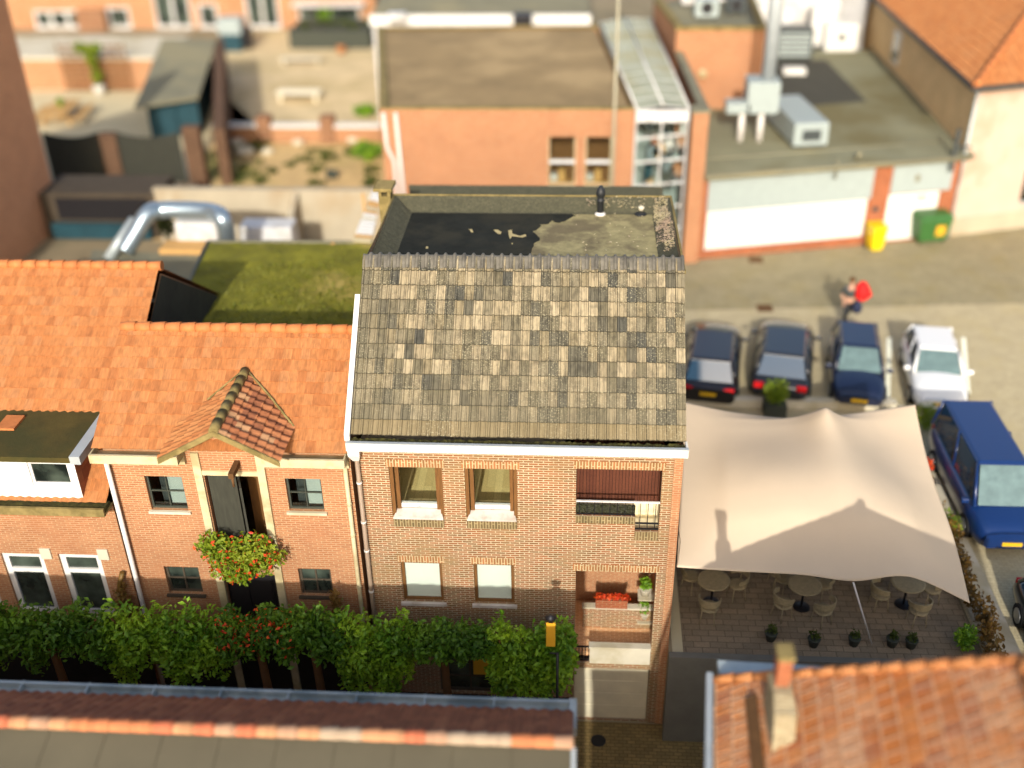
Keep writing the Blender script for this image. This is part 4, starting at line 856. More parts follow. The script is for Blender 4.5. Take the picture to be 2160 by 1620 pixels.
# cafe furniture in the shade
def ch_():
    r = thing('cafe_chair', 'rattan cafe chair under the tent', 'chair', (0, 0, 0), 'rattan chairs under the tent')
    q = MB(); q.lathe((0, 0, .42), [(.20, 0), (.24, .015), (.24, .045), (.18, .05)], 14); q.build('seat', 'rattan', r)
    q = MB(); 
    for k in range(14):
        a0, a1 = math.pi*(-.1+1.2*k/14), math.pi*(-.1+1.2*(k+1)/14)
        for rr, dz in ((.25, 0),):
            q.hexa([(.25*math.cos(a0), .25*math.sin(a0), .62), (.25*math.cos(a1), .25*math.sin(a1), .62), (.28*math.cos(a1), .28*math.sin(a1), .62), (.28*math.cos(a0), .28*math.sin(a0), .62), (.26*math.cos(a0), .26*math.sin(a0), .74+.1*math.sin(math.pi*k/14)), (.26*math.cos(a1), .26*math.sin(a1), .74+.1*math.sin(math.pi*(k+1)/14)), (.29*math.cos(a1), .29*math.sin(a1), .74+.1*math.sin(math.pi*(k+1)/14)), (.29*math.cos(a0), .29*math.sin(a0), .74+.1*math.sin(math.pi*k/14))])
    q.build('backrest', 'rattan', r)
    for k in range(4):
        a = math.pi*(.25+.5*k); q = MB(); q.rod((.26*math.cos(a), .26*math.sin(a), 0), (.2*math.cos(a), .2*math.sin(a), .43), .014)
        if k < 2: q.rod((.2*math.cos(a), .2*math.sin(a), .43), (.26*math.cos(a), .26*math.sin(a), .64), .013)
        q.build('leg', 'rattan', r)
    return r
def tb_():
    r = thing('cafe_table', 'round cafe table under the tent', 'table', (0, 0, 0), 'tables under the tent')
    q = MB(); q.lathe((0, 0, .72), [(.4, 0), (.42, .01), (.42, .03), (.38, .035)], 22); q.build('table_top', 'rattan', r)
    q = MB(); q.rod((0, 0, .03), (0, 0, .72), .03); q.build('leg', 'black_metal', r)
    q = MB(); q.lathe((0, 0, 0), [(.22, 0), (.2, .02), (.04, .04)], 14); q.build('base', 'black_metal', r)
    return r
tbl, chr_ = tb_(), ch_()
used = 0
for i, ((px, py), n, a0, nm) in enumerate((((1500, 1270), 3, .3, 'left hand'), ((1690, 1280), 4, .6, 'middle'), ((1905, 1275), 4, .2, 'right hand'), ((1610, 1200), 3, .9, 'rear'), ((1800, 1190), 3, .1, 'second rear'))):
    c = P(px, py, Z=0)
    o = tbl if i == 0 else copy_tree(tbl); o.location = (c[0], c[1], zs_); o['label'] = 'round cafe table under the tent, the '+nm+' one of the group'
    for k in range(n):
        a = a0+2*math.pi*k/n; o = chr_ if used == 0 else copy_tree(chr_); used += 1
        o.location = (c[0]+.68*math.cos(a), c[1]+.68*math.sin(a), zs_); o.rotation_euler = (0, 0, a-math.pi/2)
        o['label'] = 'round backed rattan chair drawn up to the '+nm+' cafe table under the tent'; o['group'] = 'rattan chairs at the '+nm+' cafe table'
for i, (px, py, lb) in enumerate(((1625, 1350, 'dark planter at the terrace edge left of the chimney top'), (1715, 1362, 'dark planter at the terrace edge right of the chimney top'), (1800, 1360, 'small dark planter near the guy rope'), (1880, 1362, 'dark planter right of the guy rope'), (1920, 1365, 'rightmost small dark planter at the terrace edge'))):
    c = P(px, py, Z=0); t_ = thing('plant_pot', lb, 'planter', (c[0], c[1], zs_), 'dark pots along the terrace edge')
    q = MB(); q.lathe((c[0], c[1], zs_), [(.1, 0), (.15, .22), (.16, .24), (.13, .25)], 10); q.build('pot', 'darkgreen', t_)
    q = MB(); q.leaves([(c[0], c[1], .34, .16, .16, .16)], 60, .05, rnd); q.build('plant', 'leafd', t_)
for px, py, h, r, lb, mt in ((2030, 1372, .7, .3, 'green bush at the right end of the terrace', 'leaf'),):
    c = P(px, py, Z=0); q = MB(); q.tube([(c[0], c[1], 0), (c[0], c[1], .5)], .03, 6); q.leaves([(c[0], c[1], .45, r, r, .4)], 420, .06, rnd); tag(q.build('bush', mt), lb, 'bush')
# flowers in the loggia
for px, py, lb in ((1290, 1262, 'pinkish red flower box in the open loggia'),):
    c = (P(px, py, Y=20.36)[0], 20.36, zlw+.3); t_ = thing('flower_box', lb, 'flower box', (c[0], 20.36, zlw+.05))
    q = MB(); q.box(c[0]-.4, c[0]+.4, 20.25, 20.47, c[2]-.25, c[2]); q.build('box', 'red_brick', t_)
    q = MB(); q.leaves([(c[0]-.1+k*.22-.22, 20.34, c[2]+.06, .16, .14, .12) for k in range(4)], 200, .05, rnd); q.build('flowers', 'redflower', t_)
for px, py, lb in ((1362, 1235, 'green potted plant high on the right of the loggia'), (1360, 1285, 'lower green potted plant on the right of the loggia')):
    c = P(px, py, Y=20.4); t_ = thing('potted_plant', lb, 'plant', (c[0], 20.4, c[2]-.3), 'potted plants in the loggia')
    q = MB(); q.lathe((c[0], 20.4, c[2]-.3), [(.1, 0), (.15, .2), (.16, .22)], 10); q.box(c[0]-.18, 2.06, 20.2, 20.6, c[2]-.34, c[2]-.303); q.build('pot', 'pale_stone', t_)
    q = MB(); q.leaves([(c[0], 20.4, c[2]+.05, .2, .2, .2)], 160, .05, rnd); q.build('leaves', 'leaf', t_)
# ------------------------------------------------------------------ mossy roof building and service yard behind the row
ZM = 4.8
K_ = thing('moss_roof_building', 'flat building overgrown with yellow green moss behind the orange roofs', 'building', (-9.5, 29, 0))
mp = [P(440, 512, Z=ZM), P(762, 512, Z=ZM), (-4.95, P(745, 690, Z=ZM)[1]-1.5, ZM), (P(388, 688, Z=ZM)[0]-.3, P(388, 688, Z=ZM)[1]-1.5, ZM)]
mp[1] = (-5.0, mp[1][1], ZM)
q = MB(); q.prism([p[:2] for p in mp], 0, ZM-.06); q.build('wall', 'old_brick', K_)
def quadgrid(a, b, c, d, n, m, f): return [[tuple((Vector(a).lerp(Vector(b), i/n)).lerp(Vector(d).lerp(Vector(c), i/n), j/m)+Vector((0, 0, f(i, j)))) for i in range(n+1)] for j in range(m+1)]
q = MB(); q.grid(quadgrid(mp[3], mp[2], mp[1], mp[0], 70, 60, lambda i, j: 0 if i in (0, 70) or j in (0, 60) else rnd.uniform(0, .07)), True); ms = q.build('moss_roof', 'mossroof', K_)
q = MB(); q.leaves([((mp[3][0]+mp[2][0])/2, (mp[3][1]+mp[1][1])/2, ZM+.06, 3.6, 3.8, .07)], 2200, .05, rnd); q.build('moss_tufts', 'mosstuft', ms)
q = MB()
for a, b in ((mp[3], mp[0]), (mp[0], mp[1])): q.rod(Vector(a)+Vector((0, 0, .03)), Vector(b)+Vector((0, 0, .03)), .07, n=4)
q.build('roof_edge', 'greyroof', K_)
q = MB(); q.leaves([(-5.6, 26.4+i*.55, ZM+.15, .3, .35, .25) for i in range(14)], 2200, .045, rnd)
tag(q.build('ivy', 'leafd'), 'ivy growing along the left side wall of the sharp house', 'ivy')
Z2 = 3.0
sp = [P(250, 528, Z=Z2), P(432, 538, Z=Z2), P(400, 592, Z=Z2), P(330, 592, Z=Z2)]
q = MB(); q.prism([(sp[0][0]-1, sp[0][1]), (sp[1][0], sp[1][1]), (mp[3][0], 30.5), (-16.5, 30.5)], 0, Z2)
tag(q.build('flat_annex', 'greyroof'), 'low grey flat roofed annex between the gable end and the moss roof', 'annex')
du = thing('air_duct', 'big silver air duct bent over the flat annex roof', 'duct', (-16, 37.5, Z2))
dz = 4.3; a = P(262, 530, Z=3.2); b = P(312, 452, Z=dz); c = P(345, 443, Z=dz); d = P(440, 446, Z=dz); e = P(470, 462, Z=dz); f = P(478, 505, Z=3.4)
q = MB(); q.tube(bez([a, ((a[0]+b[0])/2, (a[1]+b[1])/2, (a[2]+b[2])/2), b, c, d, e, f], 40), .33, 12); q.build('pipe', 'steel_duct', du)
q = MB(); q.rod((a[0]-.55, a[1]-.3, 3.0), (b[0]-.55, b[1], 4.1), .2, n=10); q.build('pipe', 'zinc', du)
c = P(415, 492, Z=3.5); q = MB(); q.box(c[0]-.8, c[0]+.75, c[1], c[1]+1.2, 0, 3.9); tag(q.build('white_cabinet', 'white_pvc', bevel=.03), 'white cabinet framed by the bend of the silver duct', 'cabinet')
c = P(395, 520, Z=3.1); q = MB(); q.box(c[0]-.9, c[0]+.8, c[1]-.5, c[1]+.4, 2.9, 3.2); tag(q.build('crate', 'wood', bevel=.02), 'tan wooden crate in front of the white cabinet', 'crate')
c = P(350, 480, Z=3); q = MB(); q.tube([(c[0], c[1], 2), (c[0], c[1], 3.2)], .04, 6); q.leaves([(c[0], c[1], 3.2, .4, .4, .7)], 420, .09, rnd); tag(q.build('shrub', 'leafd'), 'dark green shrub inside the bend of the silver duct', 'shrub')
c = P(530, 490, Z=2.5); q = MB(); q.box(c[0]-.5, c[0]+1.6, c[1], c[1]+1, 0, 2.7); tag(q.build('white_box', 'white_pvc', bevel=.03), 'white box by the concrete wall right of the silver duct', 'box')
CY = 43.0
q = MB(); q.box(-18.4, -4.9, CY, CY+.3, 0, 2.5); q.box(-18.45, -4.9, CY-.05, CY+.35, 2.503, 2.58)
tag(q.build('concrete_wall', 'concrete'), 'long pale concrete yard wall behind the silver duct', 'wall')
c = P(622, 405, Z=2.55); q = MB(); q.hexa([(c[0]-.12, CY-4.2, 0), (c[0]+.12, CY-4.2, 0), (c[0]+.12, CY-.06, 0), (c[0]-.12, CY-.06, 0), (c[0]-.12, CY-4.2, .7), (c[0]+.12, CY-4.2, .7), (c[0]+.12, CY-.06, 2.5), (c[0]-.12, CY-.06, 2.5)])  # added fin, its shaded side makes the dark wedge at this wall
tag(q.build('buttress_wall', 'concrete'), 'sloping partition wall standing out from the concrete yard wall', 'wall')
q = MB(); n_ = 15; a, b, c2, d = (P(786, 404, Z=4.9), P(806, 410, Z=4.9), P(783, 514, Z=4.9), P(744, 511, Z=4.9))
sc_ = thing('slatted_roof', 'worn white and brown slatted canopy beside the left of the sharp house', 'canopy', (a[0], a[1], 0))
for i in range(n_):
    t0, t1 = i/n_, (i+.78)/n_; A0, B0, A1, B1 = Vector(a).lerp(Vector(d), t0), Vector(b).lerp(Vector(c2), t0), Vector(a).lerp(Vector(d), t1), Vector(b).lerp(Vector(c2), t1); z = Vector((0, 0, .05))
    m_ = MB(); m_.hexa([A1, B1, B0, A0, A1+z, B1+z, B0+z, A0+z]); m_.build('slat', ('white_paint', 'white_paint', 'cream_paint', 'wood', 'pale_stone')[(0 if i < 2 else rnd.randint(1, 4))], sc_)
q.box(a[0]-.6, a[0]-.5, d[1], d[1]+.1, 0, 4.85).box(a[0]-.4, a[0]-.3, a[1]-.1, a[1], 0, 4.85); q.build('post', 'wood', sc_)
# ------------------------------------------------------------------ tall building on the left and the courtyard behind it
q = MB(); q.prism([(-36, 10), (-24, 10), (-24, 45.2), (-36, 45.2)], 0, lambda x, y: 10.4 if x > -25 else 3.0)
tag(q.build('tall_building', 'tall_brick'), 'tall plain brick building filling the left edge', 'building')
q = MB(); q.box(-23.9, -18.6, 43.6, 46, 0, 2.1); cpt = tag(q.build('carport', 'basement'), 'low carport with a black opening beside the tall brick wall', 'carport')  # dark body colour carries the shade of this corner
q = MB(); q.box(-23.2, -19.0, 43.55, 43.62, .9, 1.9); q.build('opening', 'black_metal', cpt)  # black panel paints the dark inside of the opening
q = MB(); q.box(-23.5, -19.0, 43.2, 43.5, .1, .8); q.build('bench', 'teal', cpt)
FYn = 50.0
fn = thing('board_fence', 'dark shaded board fence closing the courtyard', 'fence', (-22, FYn, 0))
q = MB()
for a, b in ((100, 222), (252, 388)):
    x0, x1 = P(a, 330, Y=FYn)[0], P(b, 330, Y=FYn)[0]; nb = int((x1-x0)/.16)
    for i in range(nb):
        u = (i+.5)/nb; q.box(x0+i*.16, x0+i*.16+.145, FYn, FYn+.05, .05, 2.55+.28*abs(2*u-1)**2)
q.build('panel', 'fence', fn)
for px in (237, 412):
    c = P(px, 330, Y=FYn)[0]; q = MB(); q.box(c-.42, c+.42, FYn-.15, FYn+.35, 0, 2.75 if px < 300 else 3.1); q.build('pillar', 'dark_brick', fn)  # darkened brick stands for the shade on the fence pillars
q = MB(); q.box(-25, -18.9, FYn-.9, FYn-.6, 0, .5); tag(q.build('yard_kerb', 'concrete'), 'low mossy kerb in front of the dark board fence', 'kerb')
c0, c1 = P(440, 300, Z=2.8), P(462, 85, Z=2.8)
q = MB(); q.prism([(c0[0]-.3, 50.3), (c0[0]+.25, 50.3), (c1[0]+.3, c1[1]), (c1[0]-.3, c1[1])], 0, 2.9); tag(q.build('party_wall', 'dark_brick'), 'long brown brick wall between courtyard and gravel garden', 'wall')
an = thing('garden_annex', 'low brick annex with pale flat roof at the back of the courtyard', 'annex', (-30, 67.3, 0))
AYn = 67.3; zt_ = P(200, 122, Y=AYn)[2]; x0, x1 = P(-60, 150, Y=AYn)[0], P(342, 150, Y=AYn)[0]
AYb = P(200, 77, Z=zt_)[1]; q = MB(); q.prism([(x0, AYn), (x1, AYn), (x1, AYb), (x0, AYb)], 0, zt_-.1); q.build('wall', 'warm_brick', an)
q = MB(); q.prism([(x0-.1, AYn-.15), (x1+.1, AYn-.15), (x1+.1, AYb), (x0-.1, AYb)], zt_-.1, zt_+.05); q.build('roof', 'pale_stone', an)
q = MB(); a = P(140, 185, Y=AYn-.4); b = P(258, 88, Y=AYn-.4)
for i in range(9): q.box(a[0]+(b[0]-a[0])*i/8-.04, a[0]+(b[0]-a[0])*i/8+.04, AYn-.45, AYn-.4, .05, b[2])
for i in range(9): q.box(a[0], b[0], AYn-.4, AYn-.36, .2+i*(b[2]-.2)/9, .28+i*(b[2]-.2)/9)
tag(q.build('trellis', 'wood_jamb'), 'brown wooden trellis in front of the low annex', 'trellis')
c = P(212, 199, Z=0); pl = thing('potted_palm', 'slender yellow green plant in a white pot before the trellis', 'plant', (c[0], c[1], zs_))
q = MB(); q.lathe((c[0], c[1], zs_), [(.28, 0), (.38, .5), (.4, .55), (.3, .56)], 12); q.build('pot', 'white_paint', pl)
q = MB(); q.leaves([(c[0], c[1], 1.3, .32, .3, .9), (c[0]-.1, c[1], 2.4, .4, .4, .8), (c[0]-.6, c[1], 2.9, .6, .4, .4), (c[0]+.3, c[1], 2.9, .4, .4, .4)], 700, .14, rnd); q.build('leaves', 'leafb', pl)
c = P(128, 228, Z=.7); pt_ = thing('picnic_table', 'pale wooden picnic table with two benches in the courtyard', 'table', (c[0], c[1], 0), rz=-math.atan2(P(158, 203, Z=.7)[0]-P(112, 247, Z=.7)[0], P(158, 203, Z=.7)[1]-P(112, 247, Z=.7)[1])); pt_.scale = (1.15, 1.1, 1)
def pic(root, mat):
    for nm, (x0, x1, y0, y1, z0, z1) in (('table_top', (-.65, .65, -1.4, 1.4, .7, .76)), ('bench', (-1.35, -.95, -1.4, 1.4, .42, .47)), ('bench', (.95, 1.35, -1.4, 1.4, .42, .47))):
        m_ = MB(); 
        for k in range(3): m_.box(x0+(x1-x0)*k/3+.01, x0+(x1-x0)*(k+1)/3-.01, y0, y1, z0, z1)
        root_l = tuple(root.location); ob = m_.build(nm, mat, None); ob.parent = root
    for y in (-1, 1):
        m_ = MB(); m_.box(-1.3, 1.3, y-.05, y+.05, .36, .415).box(-.7, -.6, y-.05, y+.05, 0, .36).box(.6, .7, y-.05, y+.05, 0, .36).box(-.4, .4, y-.05, y+.05, .62, .695).box(-.35, -.25, y-.05, y+.05, .415, .62).box(.25, .35, y-.05, y+.05, .415, .62); ob = m_.build('leg_frame', mat, None); ob.parent = root
pic(pt_, 'wood')
c = P(128, 222, Z=.8); q = MB(); q.lathe((c[0], c[1], .765), [(.12, 0), (.16, .2), (.14, .22)], 10); q.leaves([(c[0], c[1], 1.1, .25, .25, .2)], 60, .09, rnd); tag(q.build('table_plant', 'leaf'), 'small green plant on the courtyard picnic table', 'plant')
sd = thing('garden_shed', 'garden shed with teal boarded front and sloping grey roof', 'shed', (-24, 60, 0))
zf, zb = 2.2, 3.1
r0, r1, r2, r3 = P(283, 226, Z=zf), P(418, 205, Z=zf), P(458, 82, Z=zb), P(342, 82, Z=zb)
q = MB(); q.hexa([(p[0], p[1], p[2]-.12) for p in (r0, r1, r2, r3)]+[r0, r1, r2, r3]); q.build('roof', 'greyroof', sd)
w0, w1 = P(300, 215, Z=zf), P(412, 205, Z=zf)
q = MB(); q.prism([(w0[0], w0[1]+.4), (w1[0]-.1, w1[1]+.4), (r2[0]-.3, r2[1]-.6), (r3[0]+.3, r3[1]-.6)], 0, zf-.13)
for i in range(7):
    pass
q.build('wall', 'teal', sd)
q = MB(); dv = Vector((w1[0]-w0[0]-.1, w1[1]-w0[1], 0)).normalized(); b0 = Vector((w0[0]+.3, w0[1]+.32, 0))
for i in range(2): a = b0+dv*(.1+i*1.25); q.hexa([a, a+dv*1.15, a+dv*1.15+Vector((0, .06, 0)), a+Vector((0, .06, 0)), a+Vector((0, 0, 1.8)), a+dv*1.15+Vector((0, 0, 1.8)), a+dv*1.15+Vector((0, .06, 1.8)), a+Vector((0, .06, 1.8))])
q.build('door', 'teal', sd)
# gravel garden with low wall
lw_ = thing('garden_wall', 'low brick garden wall with white coping across the gravel garden', 'wall', (-15, 57, 0))
LY = 57.0; x0, x1 = P(452, 290, Y=LY)[0], P(802, 270, Y=LY)[0]
q = MB(); q.box(x0, x1, LY, LY+.4, 0, .85); q.build('wall', 'warm_brick', lw_)
q = MB(); q.box(x0, x1, LY-.08, LY+.48, .854, .98); q.build('coping', 'white_paint', lw_)
for px in (560, 693):
    c = P(px, 290, Y=LY); q = MB(); q.box(c[0]-.38, c[0]+.38, LY-.2, LY+.6, 0, 1.45); q.build('pier', 'old_brick', lw_)
for i, (px, py, s, lb) in enumerate(((500, 300, .35, 'white boulder at the left end of the low garden wall'), (515, 322, .45, 'larger white boulder in front of the low garden wall'), (565, 318, .3, 'pale boulder beside the left brick pier'), (628, 298, .28, 'grey stone midway along the low garden wall'), (745, 292, .3, 'pale stone near the right end of the low garden wall'))):
    c = P(px, py, Z=.2); bm = bmesh.new(); bmesh.ops.create_icosphere(bm, subdivisions=2, radius=s)
    q = MB(); 
    for v in bm.verts: v.co *= rnd.uniform(.8, 1.15)
    id_ = [q.pt((c[0]+v.co.x*1.3, c[1]+v.co.y, .0+s*.45+v.co.z*.7)) for v in bm.verts]
    for f_ in bm.faces: q.fi([id_[v.index] for v in f_.verts], True)
    bm.free(); tag(q.build('boulder', 'pale_stone'), lb, 'stone', 'stones along the low garden wall')
def bench(px, py, L, W, h, mat, lb):
    c = P(px, py, Z=h); b = thing('garden_bench', lb, 'bench', (c[0], c[1], 0))
    m_ = MB()
    for k in range(3): m_.box(c[0]-L/2, c[0]+L/2, c[1]-W/2+W*k/3+.01, c[1]-W/2+W*(k+1)/3-.01, h-.06, h)
    m_.build('seat', mat, b)
    for s_1 in (-1, 1):
        m_ = MB(); m_.box(c[0]+s_1*(L/2-.25)-.06, c[0]+s_1*(L/2-.25)+.06, c[1]-W/2+.1, c[1]+W/2-.1, 0, h-.065); m_.build('leg', mat, b)
bench(630, 192, 2.7, 1.0, .6, 'whitewood', 'wide white bench standing on the gravel garden')
bench(634, 122, 2.9, .55, .5, 'pale_stone', 'narrow pale bench at the back of the gravel garden')
c0, c1 = P(612, 104, Z=0), P(782, 104, Z=0)
pb = thing('raised_planter', 'long dark raised planter before the far white windows', 'planter', ((c0[0]+c1[0])/2, c0[1], 0))
q = MB(); q.box(c0[0], c1[0], c0[1], c0[1]+4, 0, 1.3); q.build('box', 'darkgreen', pb)
for i in range(6): q = MB(); q.leaves([(c0[0]+1.0+i*.9, c0[1]+1.5+rnd.uniform(-.6, 1), 1.45, .5, .5, .22)], 70, .14, rnd); q.build('plant', 'leafd', pb)
c = P(720, 112, Z=0); q = MB(); q.lathe((c[0], c[1], 0), [(.25, 0), (.34, .45), (.3, .5)], 12); tag(q.build('terracotta_pot', 'orangetile'), 'orange terracotta pot in front of the dark raised planter', 'pot')
c = P(495, 108, Z=0); cb = thing('covered_barbecue', 'grey covered barbecue against the party wall', 'barbecue', (c[0], c[1], 0))
q = MB(); q.box(c[0]-.95, c[0]+.75, c[1]-.3, c[1]+1.1, 1.2, 2.3); q.build('cover', 'ac', cb, bevel=.08)
q = MB(); q.box(c[0]-.85, c[0]+.6, c[1]-.2, c[1]+1, .0, 1.19); q.build('cabinet', 'teal', cb)
q = MB(); q.box(c[0]+.76, c[0]+1.2, c[1], c[1]+.9, .2, 1.6); q.build('side_shelf', 'black_metal', cb)
for px, py, r, h, lb in ((770, 245, .8, .6, 'green weeds at the right end of the gravel garden'), (775, 340, 1.0, 1.0, 'bright green bush beside the wall of the middle building'), (690, 60, .7, 1.7, 'green plant growing in the far planter corner')):
    c = P(px, py, Z=0); q = MB(); q.tube([(c[0], c[1], 0), (c[0], c[1], h)], .05, 6); q.leaves([(c[0], c[1], h*.6, r, r, h*.6)], 380, .12, rnd); tag(q.build('bush', 'leaf'), lb, 'bush')
c = P(700, 365, Z=.3); ct = MB(); ct.box(c[0]-.3, c[0]+.3, c[1]-.1, c[1]+.1, 0, .5); ct.box(c[0]-.25, c[0]-.1, c[1]-.3, c[1]-.1, .1, .4); tag(ct.build('log_pile', 'darkgreen', bevel=.05), 'small dark heap lying on the weedy ground behind the concrete wall', 'heap')
q = MB()
for i in range(150):
    px, py = rnd.uniform(455, 790), rnd.uniform(300, 395); c = P(px, py, Z=0); n1 = math.sin(px*.05)+math.cos(py*.09+px*.02)
    if n1 < .1: continue
    q.leaves([(c[0], c[1], .08, rnd.uniform(.2, .6), rnd.uniform(.2, .5), .14)], 40, .09, rnd)
tag(q.build('weeds', 'leafd'), 'patchy green weeds on the bare ground', 'weeds', kind='stuff')
# far row of houses
FR_Y = 84.5
fh = thing('terraced_houses', 'far terrace of orange brick houses with white windows across the top left', 'house', (-28, FR_Y, 0))
def XF(px, py): p = P(px, py, Y=FR_Y); return p[0], p[2]
def wf(a, b, c, d, nx=1, nz=1):
    x0, _ = XF(a, (c+d)/2); x1, _ = XF(b, (c+d)/2); return (x0, x1, max(.05, XF((a+b)/2, d)[1]), XF((a+b)/2, c)[1], nx, nz)
ops = [wf(74, 178, 22, 68, 3), wf(228, 274, 15, 60), wf(325, 402, -20, 64, 2), wf(420, 460, 8, 72), wf(516, 586, -60, 72, 2), wf(628, 760, 8, 44, 2)]
fx0_, fx1_ = XF(-80, 40)[0], XF(792, 40)[0]
q = MB(); q.wall(fx0_, fx1_, 0, 6, FR_Y, [o[:4] for o in ops], .25); q.face([(fx1_, FR_Y, 0), (fx1_, 95, 0), (fx1_, 95, 6), (fx1_, FR_Y, 6)]); q.face([(fx0_, FR_Y, 0), (fx0_, FR_Y, 6), (fx0_, 95, 6), (fx0_, 95, 0)]); q.face([(fx0_, 95, 0), (fx0_, 95, 6), (fx1_, 95, 6), (fx1_, 95, 0)]); q.build('wall', 'warm_brick', fh)
for o in ops: window(fh, *o[:4], FR_Y+.2, 'white_pvc', 'dglass', .17, nx=o[4], bars=.2, dep=.16, sill='white_pvc')
q = MB(); q.hexa([(fx0_, FR_Y-.3, 6), (fx1_, FR_Y-.3, 6), (fx1_, 90, 9.5), (fx0_, 90, 9.5), (fx0_, FR_Y-.3, 6.2), (fx1_, FR_Y-.3, 6.2), (fx1_, 90, 9.7), (fx0_, 90, 9.7)]); q.hexa([(fx0_, 90, 9.5), (fx1_, 90, 9.5), (fx1_, 95.3, 6), (fx0_, 95.3, 6), (fx0_, 90, 9.7), (fx1_, 90, 9.7), (fx1_, 95.3, 6.2), (fx0_, 95.3, 6.2)]); q.build('roof', 'orangetile', fh)
a, b = XF(622, 8), XF(772, 8); q = MB(); q.box(a[0], b[0], FR_Y-1.2, FR_Y-.05, a[1], a[1]+.2); q.build('canopy', 'white_pvc', fh)
q = MB(); a = XF(210, 70); q.prism([(a[0]-1.2, FR_Y-.9), (a[0]+1.0, FR_Y-.9), (a[0]+1.0, FR_Y-.02), (a[0]-1.2, FR_Y-.02)], 0, 1.5); q.build('porch', 'old_brick', fh)
# ------------------------------------------------------------------ middle building, glass corridor
MY, MZ = 41.9, 6.4
mb_ = thing('middle_building', 'orange brick building with brown flat roof behind the sharp house', 'building', (-3, MY, 0))
mw = [(-1.25, -.15, 3.25, 5.32), (.24, 1.3, 3.25, 5.32)]
q = MB(); q.wall(-8.0, 2.17, 0, MZ, MY, mw, .2); rp = [(-8.0, MY), (2.17, MY), (.86, 56.3), (-10.55, 56.1)]
q.face([(2.17, MY, 0), (.86, 56.3, 0), (.86, 56.3, MZ), (2.17, MY, MZ)]); q.face([(-10.55, 56.1, 0), (-8, MY, 0), (-8, MY, MZ), (-10.55, 56.1, MZ)]); q.face([(.86, 56.3, 0), (-10.55, 56.1, 0), (-10.55, 56.1, MZ), (.86, 56.3, MZ)]); q.build('wall', 'orange_brick', mb_)
q = MB(); q.prism([(-7.8, MY+.2), (2.0, MY+.2), (.7, 56), (-10.3, 55.9)], MZ-.3, MZ-.06); q.build('roof', 'brownroof', mb_)
q = MB()
for (a, b) in zip(rp, rp[1:]+rp[:1]): q.hexa([(a[0], a[1], MZ), (b[0], b[1], MZ), (b[0]*.96, b[1]+(.28 if b[1] < 50 else -.28), MZ), (a[0]*.96, a[1]+(.28 if a[1] < 50 else -.28), MZ), (a[0], a[1], MZ+.07), (b[0], b[1], MZ+.07), (b[0]*.96, b[1]+(.28 if b[1] < 50 else -.28), MZ+.07), (a[0]*.96, a[1]+(.28 if a[1] < 50 else -.28), MZ+.07)])
q.build('roof_edge', 'stone_cap', mb_)
for o in mw:
    fo = window(mb_, *o, MY+.16, 'cream_paint', 'glass', .05)
    q = MB(); q.box(o[0]+.03, o[1]-.03, MY+.07, MY+.15, 4.18, 4.3); q.build('mid_rail', 'white_pvc', fo)
    q = MB(); q.box(o[0]+.02, o[1]-.02, MY+.22, MY+.9, o[2]-.1, o[2]+.02); q.build('inner_sill', 'wood', fo)
    for k in range(3): 
        m_ = MB(); m_.box(o[0]+.1+k*.32, o[0]+.34+k*.32, MY+.5, MY+.8, o[2]+.03, o[2]+.3+.2*((k*7) % 3)); m_.build('window_clutter', ('white_pvc', 'wood', 'wood_jamb')[k], fo)
q = MB(); q.box(-1.6, 1.6, MY+1.8, MY+1.9, 2.4, 5.8).box(-1.6, 1.6, MY+.25, MY+1.8, 2.4, 2.5); q.build('interior', 'wood_jamb', mb_)
pA_, pB_ = P(800, 318, Y=MY-.15), P(818, 372, Y=MY-.15)
q = MB(); q.tube([(-7.85, MY-.12, MZ-.1), (-7.8, MY-.12, 4.9), (-7.55, MY-.12, 4.3), (-7.5, MY-.12, 0)], .075, 8); q.build('downpipe', 'pipe_white', mb_)
q = MB(); q.tube([(-7.35, MY-.12, MZ-.1), (-7.2, MY-.12, 0)], .075, 8); q.build('downpipe', 'pipe_white', mb_)
a = P(1291, 400, Y=MY-.35); q = MB(); q.rod((a[0], MY-.35, 0), (a[0], MY-.35, P(1300, -20, Y=MY-.35)[2]), .07, .06, 10); q.box(a[0]-.03, a[0]+.03, MY-.35, MY, 6.0, 6.06)
tag(q.build('white_pole', 'pole'), 'tall thin white pole in front of the middle building wall', 'pole')
gc = thing('glass_corridor', 'white framed glass corridor between middle building and brick wall', 'corridor', (3.3, MY, 0))
g0, g1, g2, g3 = Vector((2.25, MY, 6.42)), Vector((4.28, MY+.1, 6.45)), Vector((3.5, 57, 6.6)), Vector((.95, 56.3, 6.55)); rise = Vector((0, 0, .14))
q = MB(); M['roofglass'] = plain('hazy_roof_glass', (190, 192, 164), .66, .55, .2, .8, spec=.15, stain=(176, 166, 112))
nr = 12
for i in range(nr):
    for j in range(2):
        def pp_(u, v):
            p = g0.lerp(g1, u).lerp(g3.lerp(g2, u), v); return p+rise*(1-abs(2*u-1))
        u0, u1, v0, v1 = j*.5+.008, j*.5+.492, (i+.015)/nr, (i+.985)/nr
        q.face([pp_(u0, v0), pp_(u1, v0), pp_(u1, v1), pp_(u0, v1)])
q.build('roof_panes', 'roofglass', gc)
q = MB()
for i in range(nr+1):
    v = i/nr
    for j in range(2): q.rod(pp_(j*.5, v), pp_(j*.5+.5, v), .022, n=4)
for u in (0, .5, 1): q.rod(pp_(u, 0), pp_(u, 1), .05, n=4)
q.build('roof_frame', 'white_pvc', gc)
q = MB(); q.box(2.2, 4.3, MY-.1, MY+.02, 5.95, 6.42); q.build('eave_panel', 'white_pvc', gc)
q = MB()
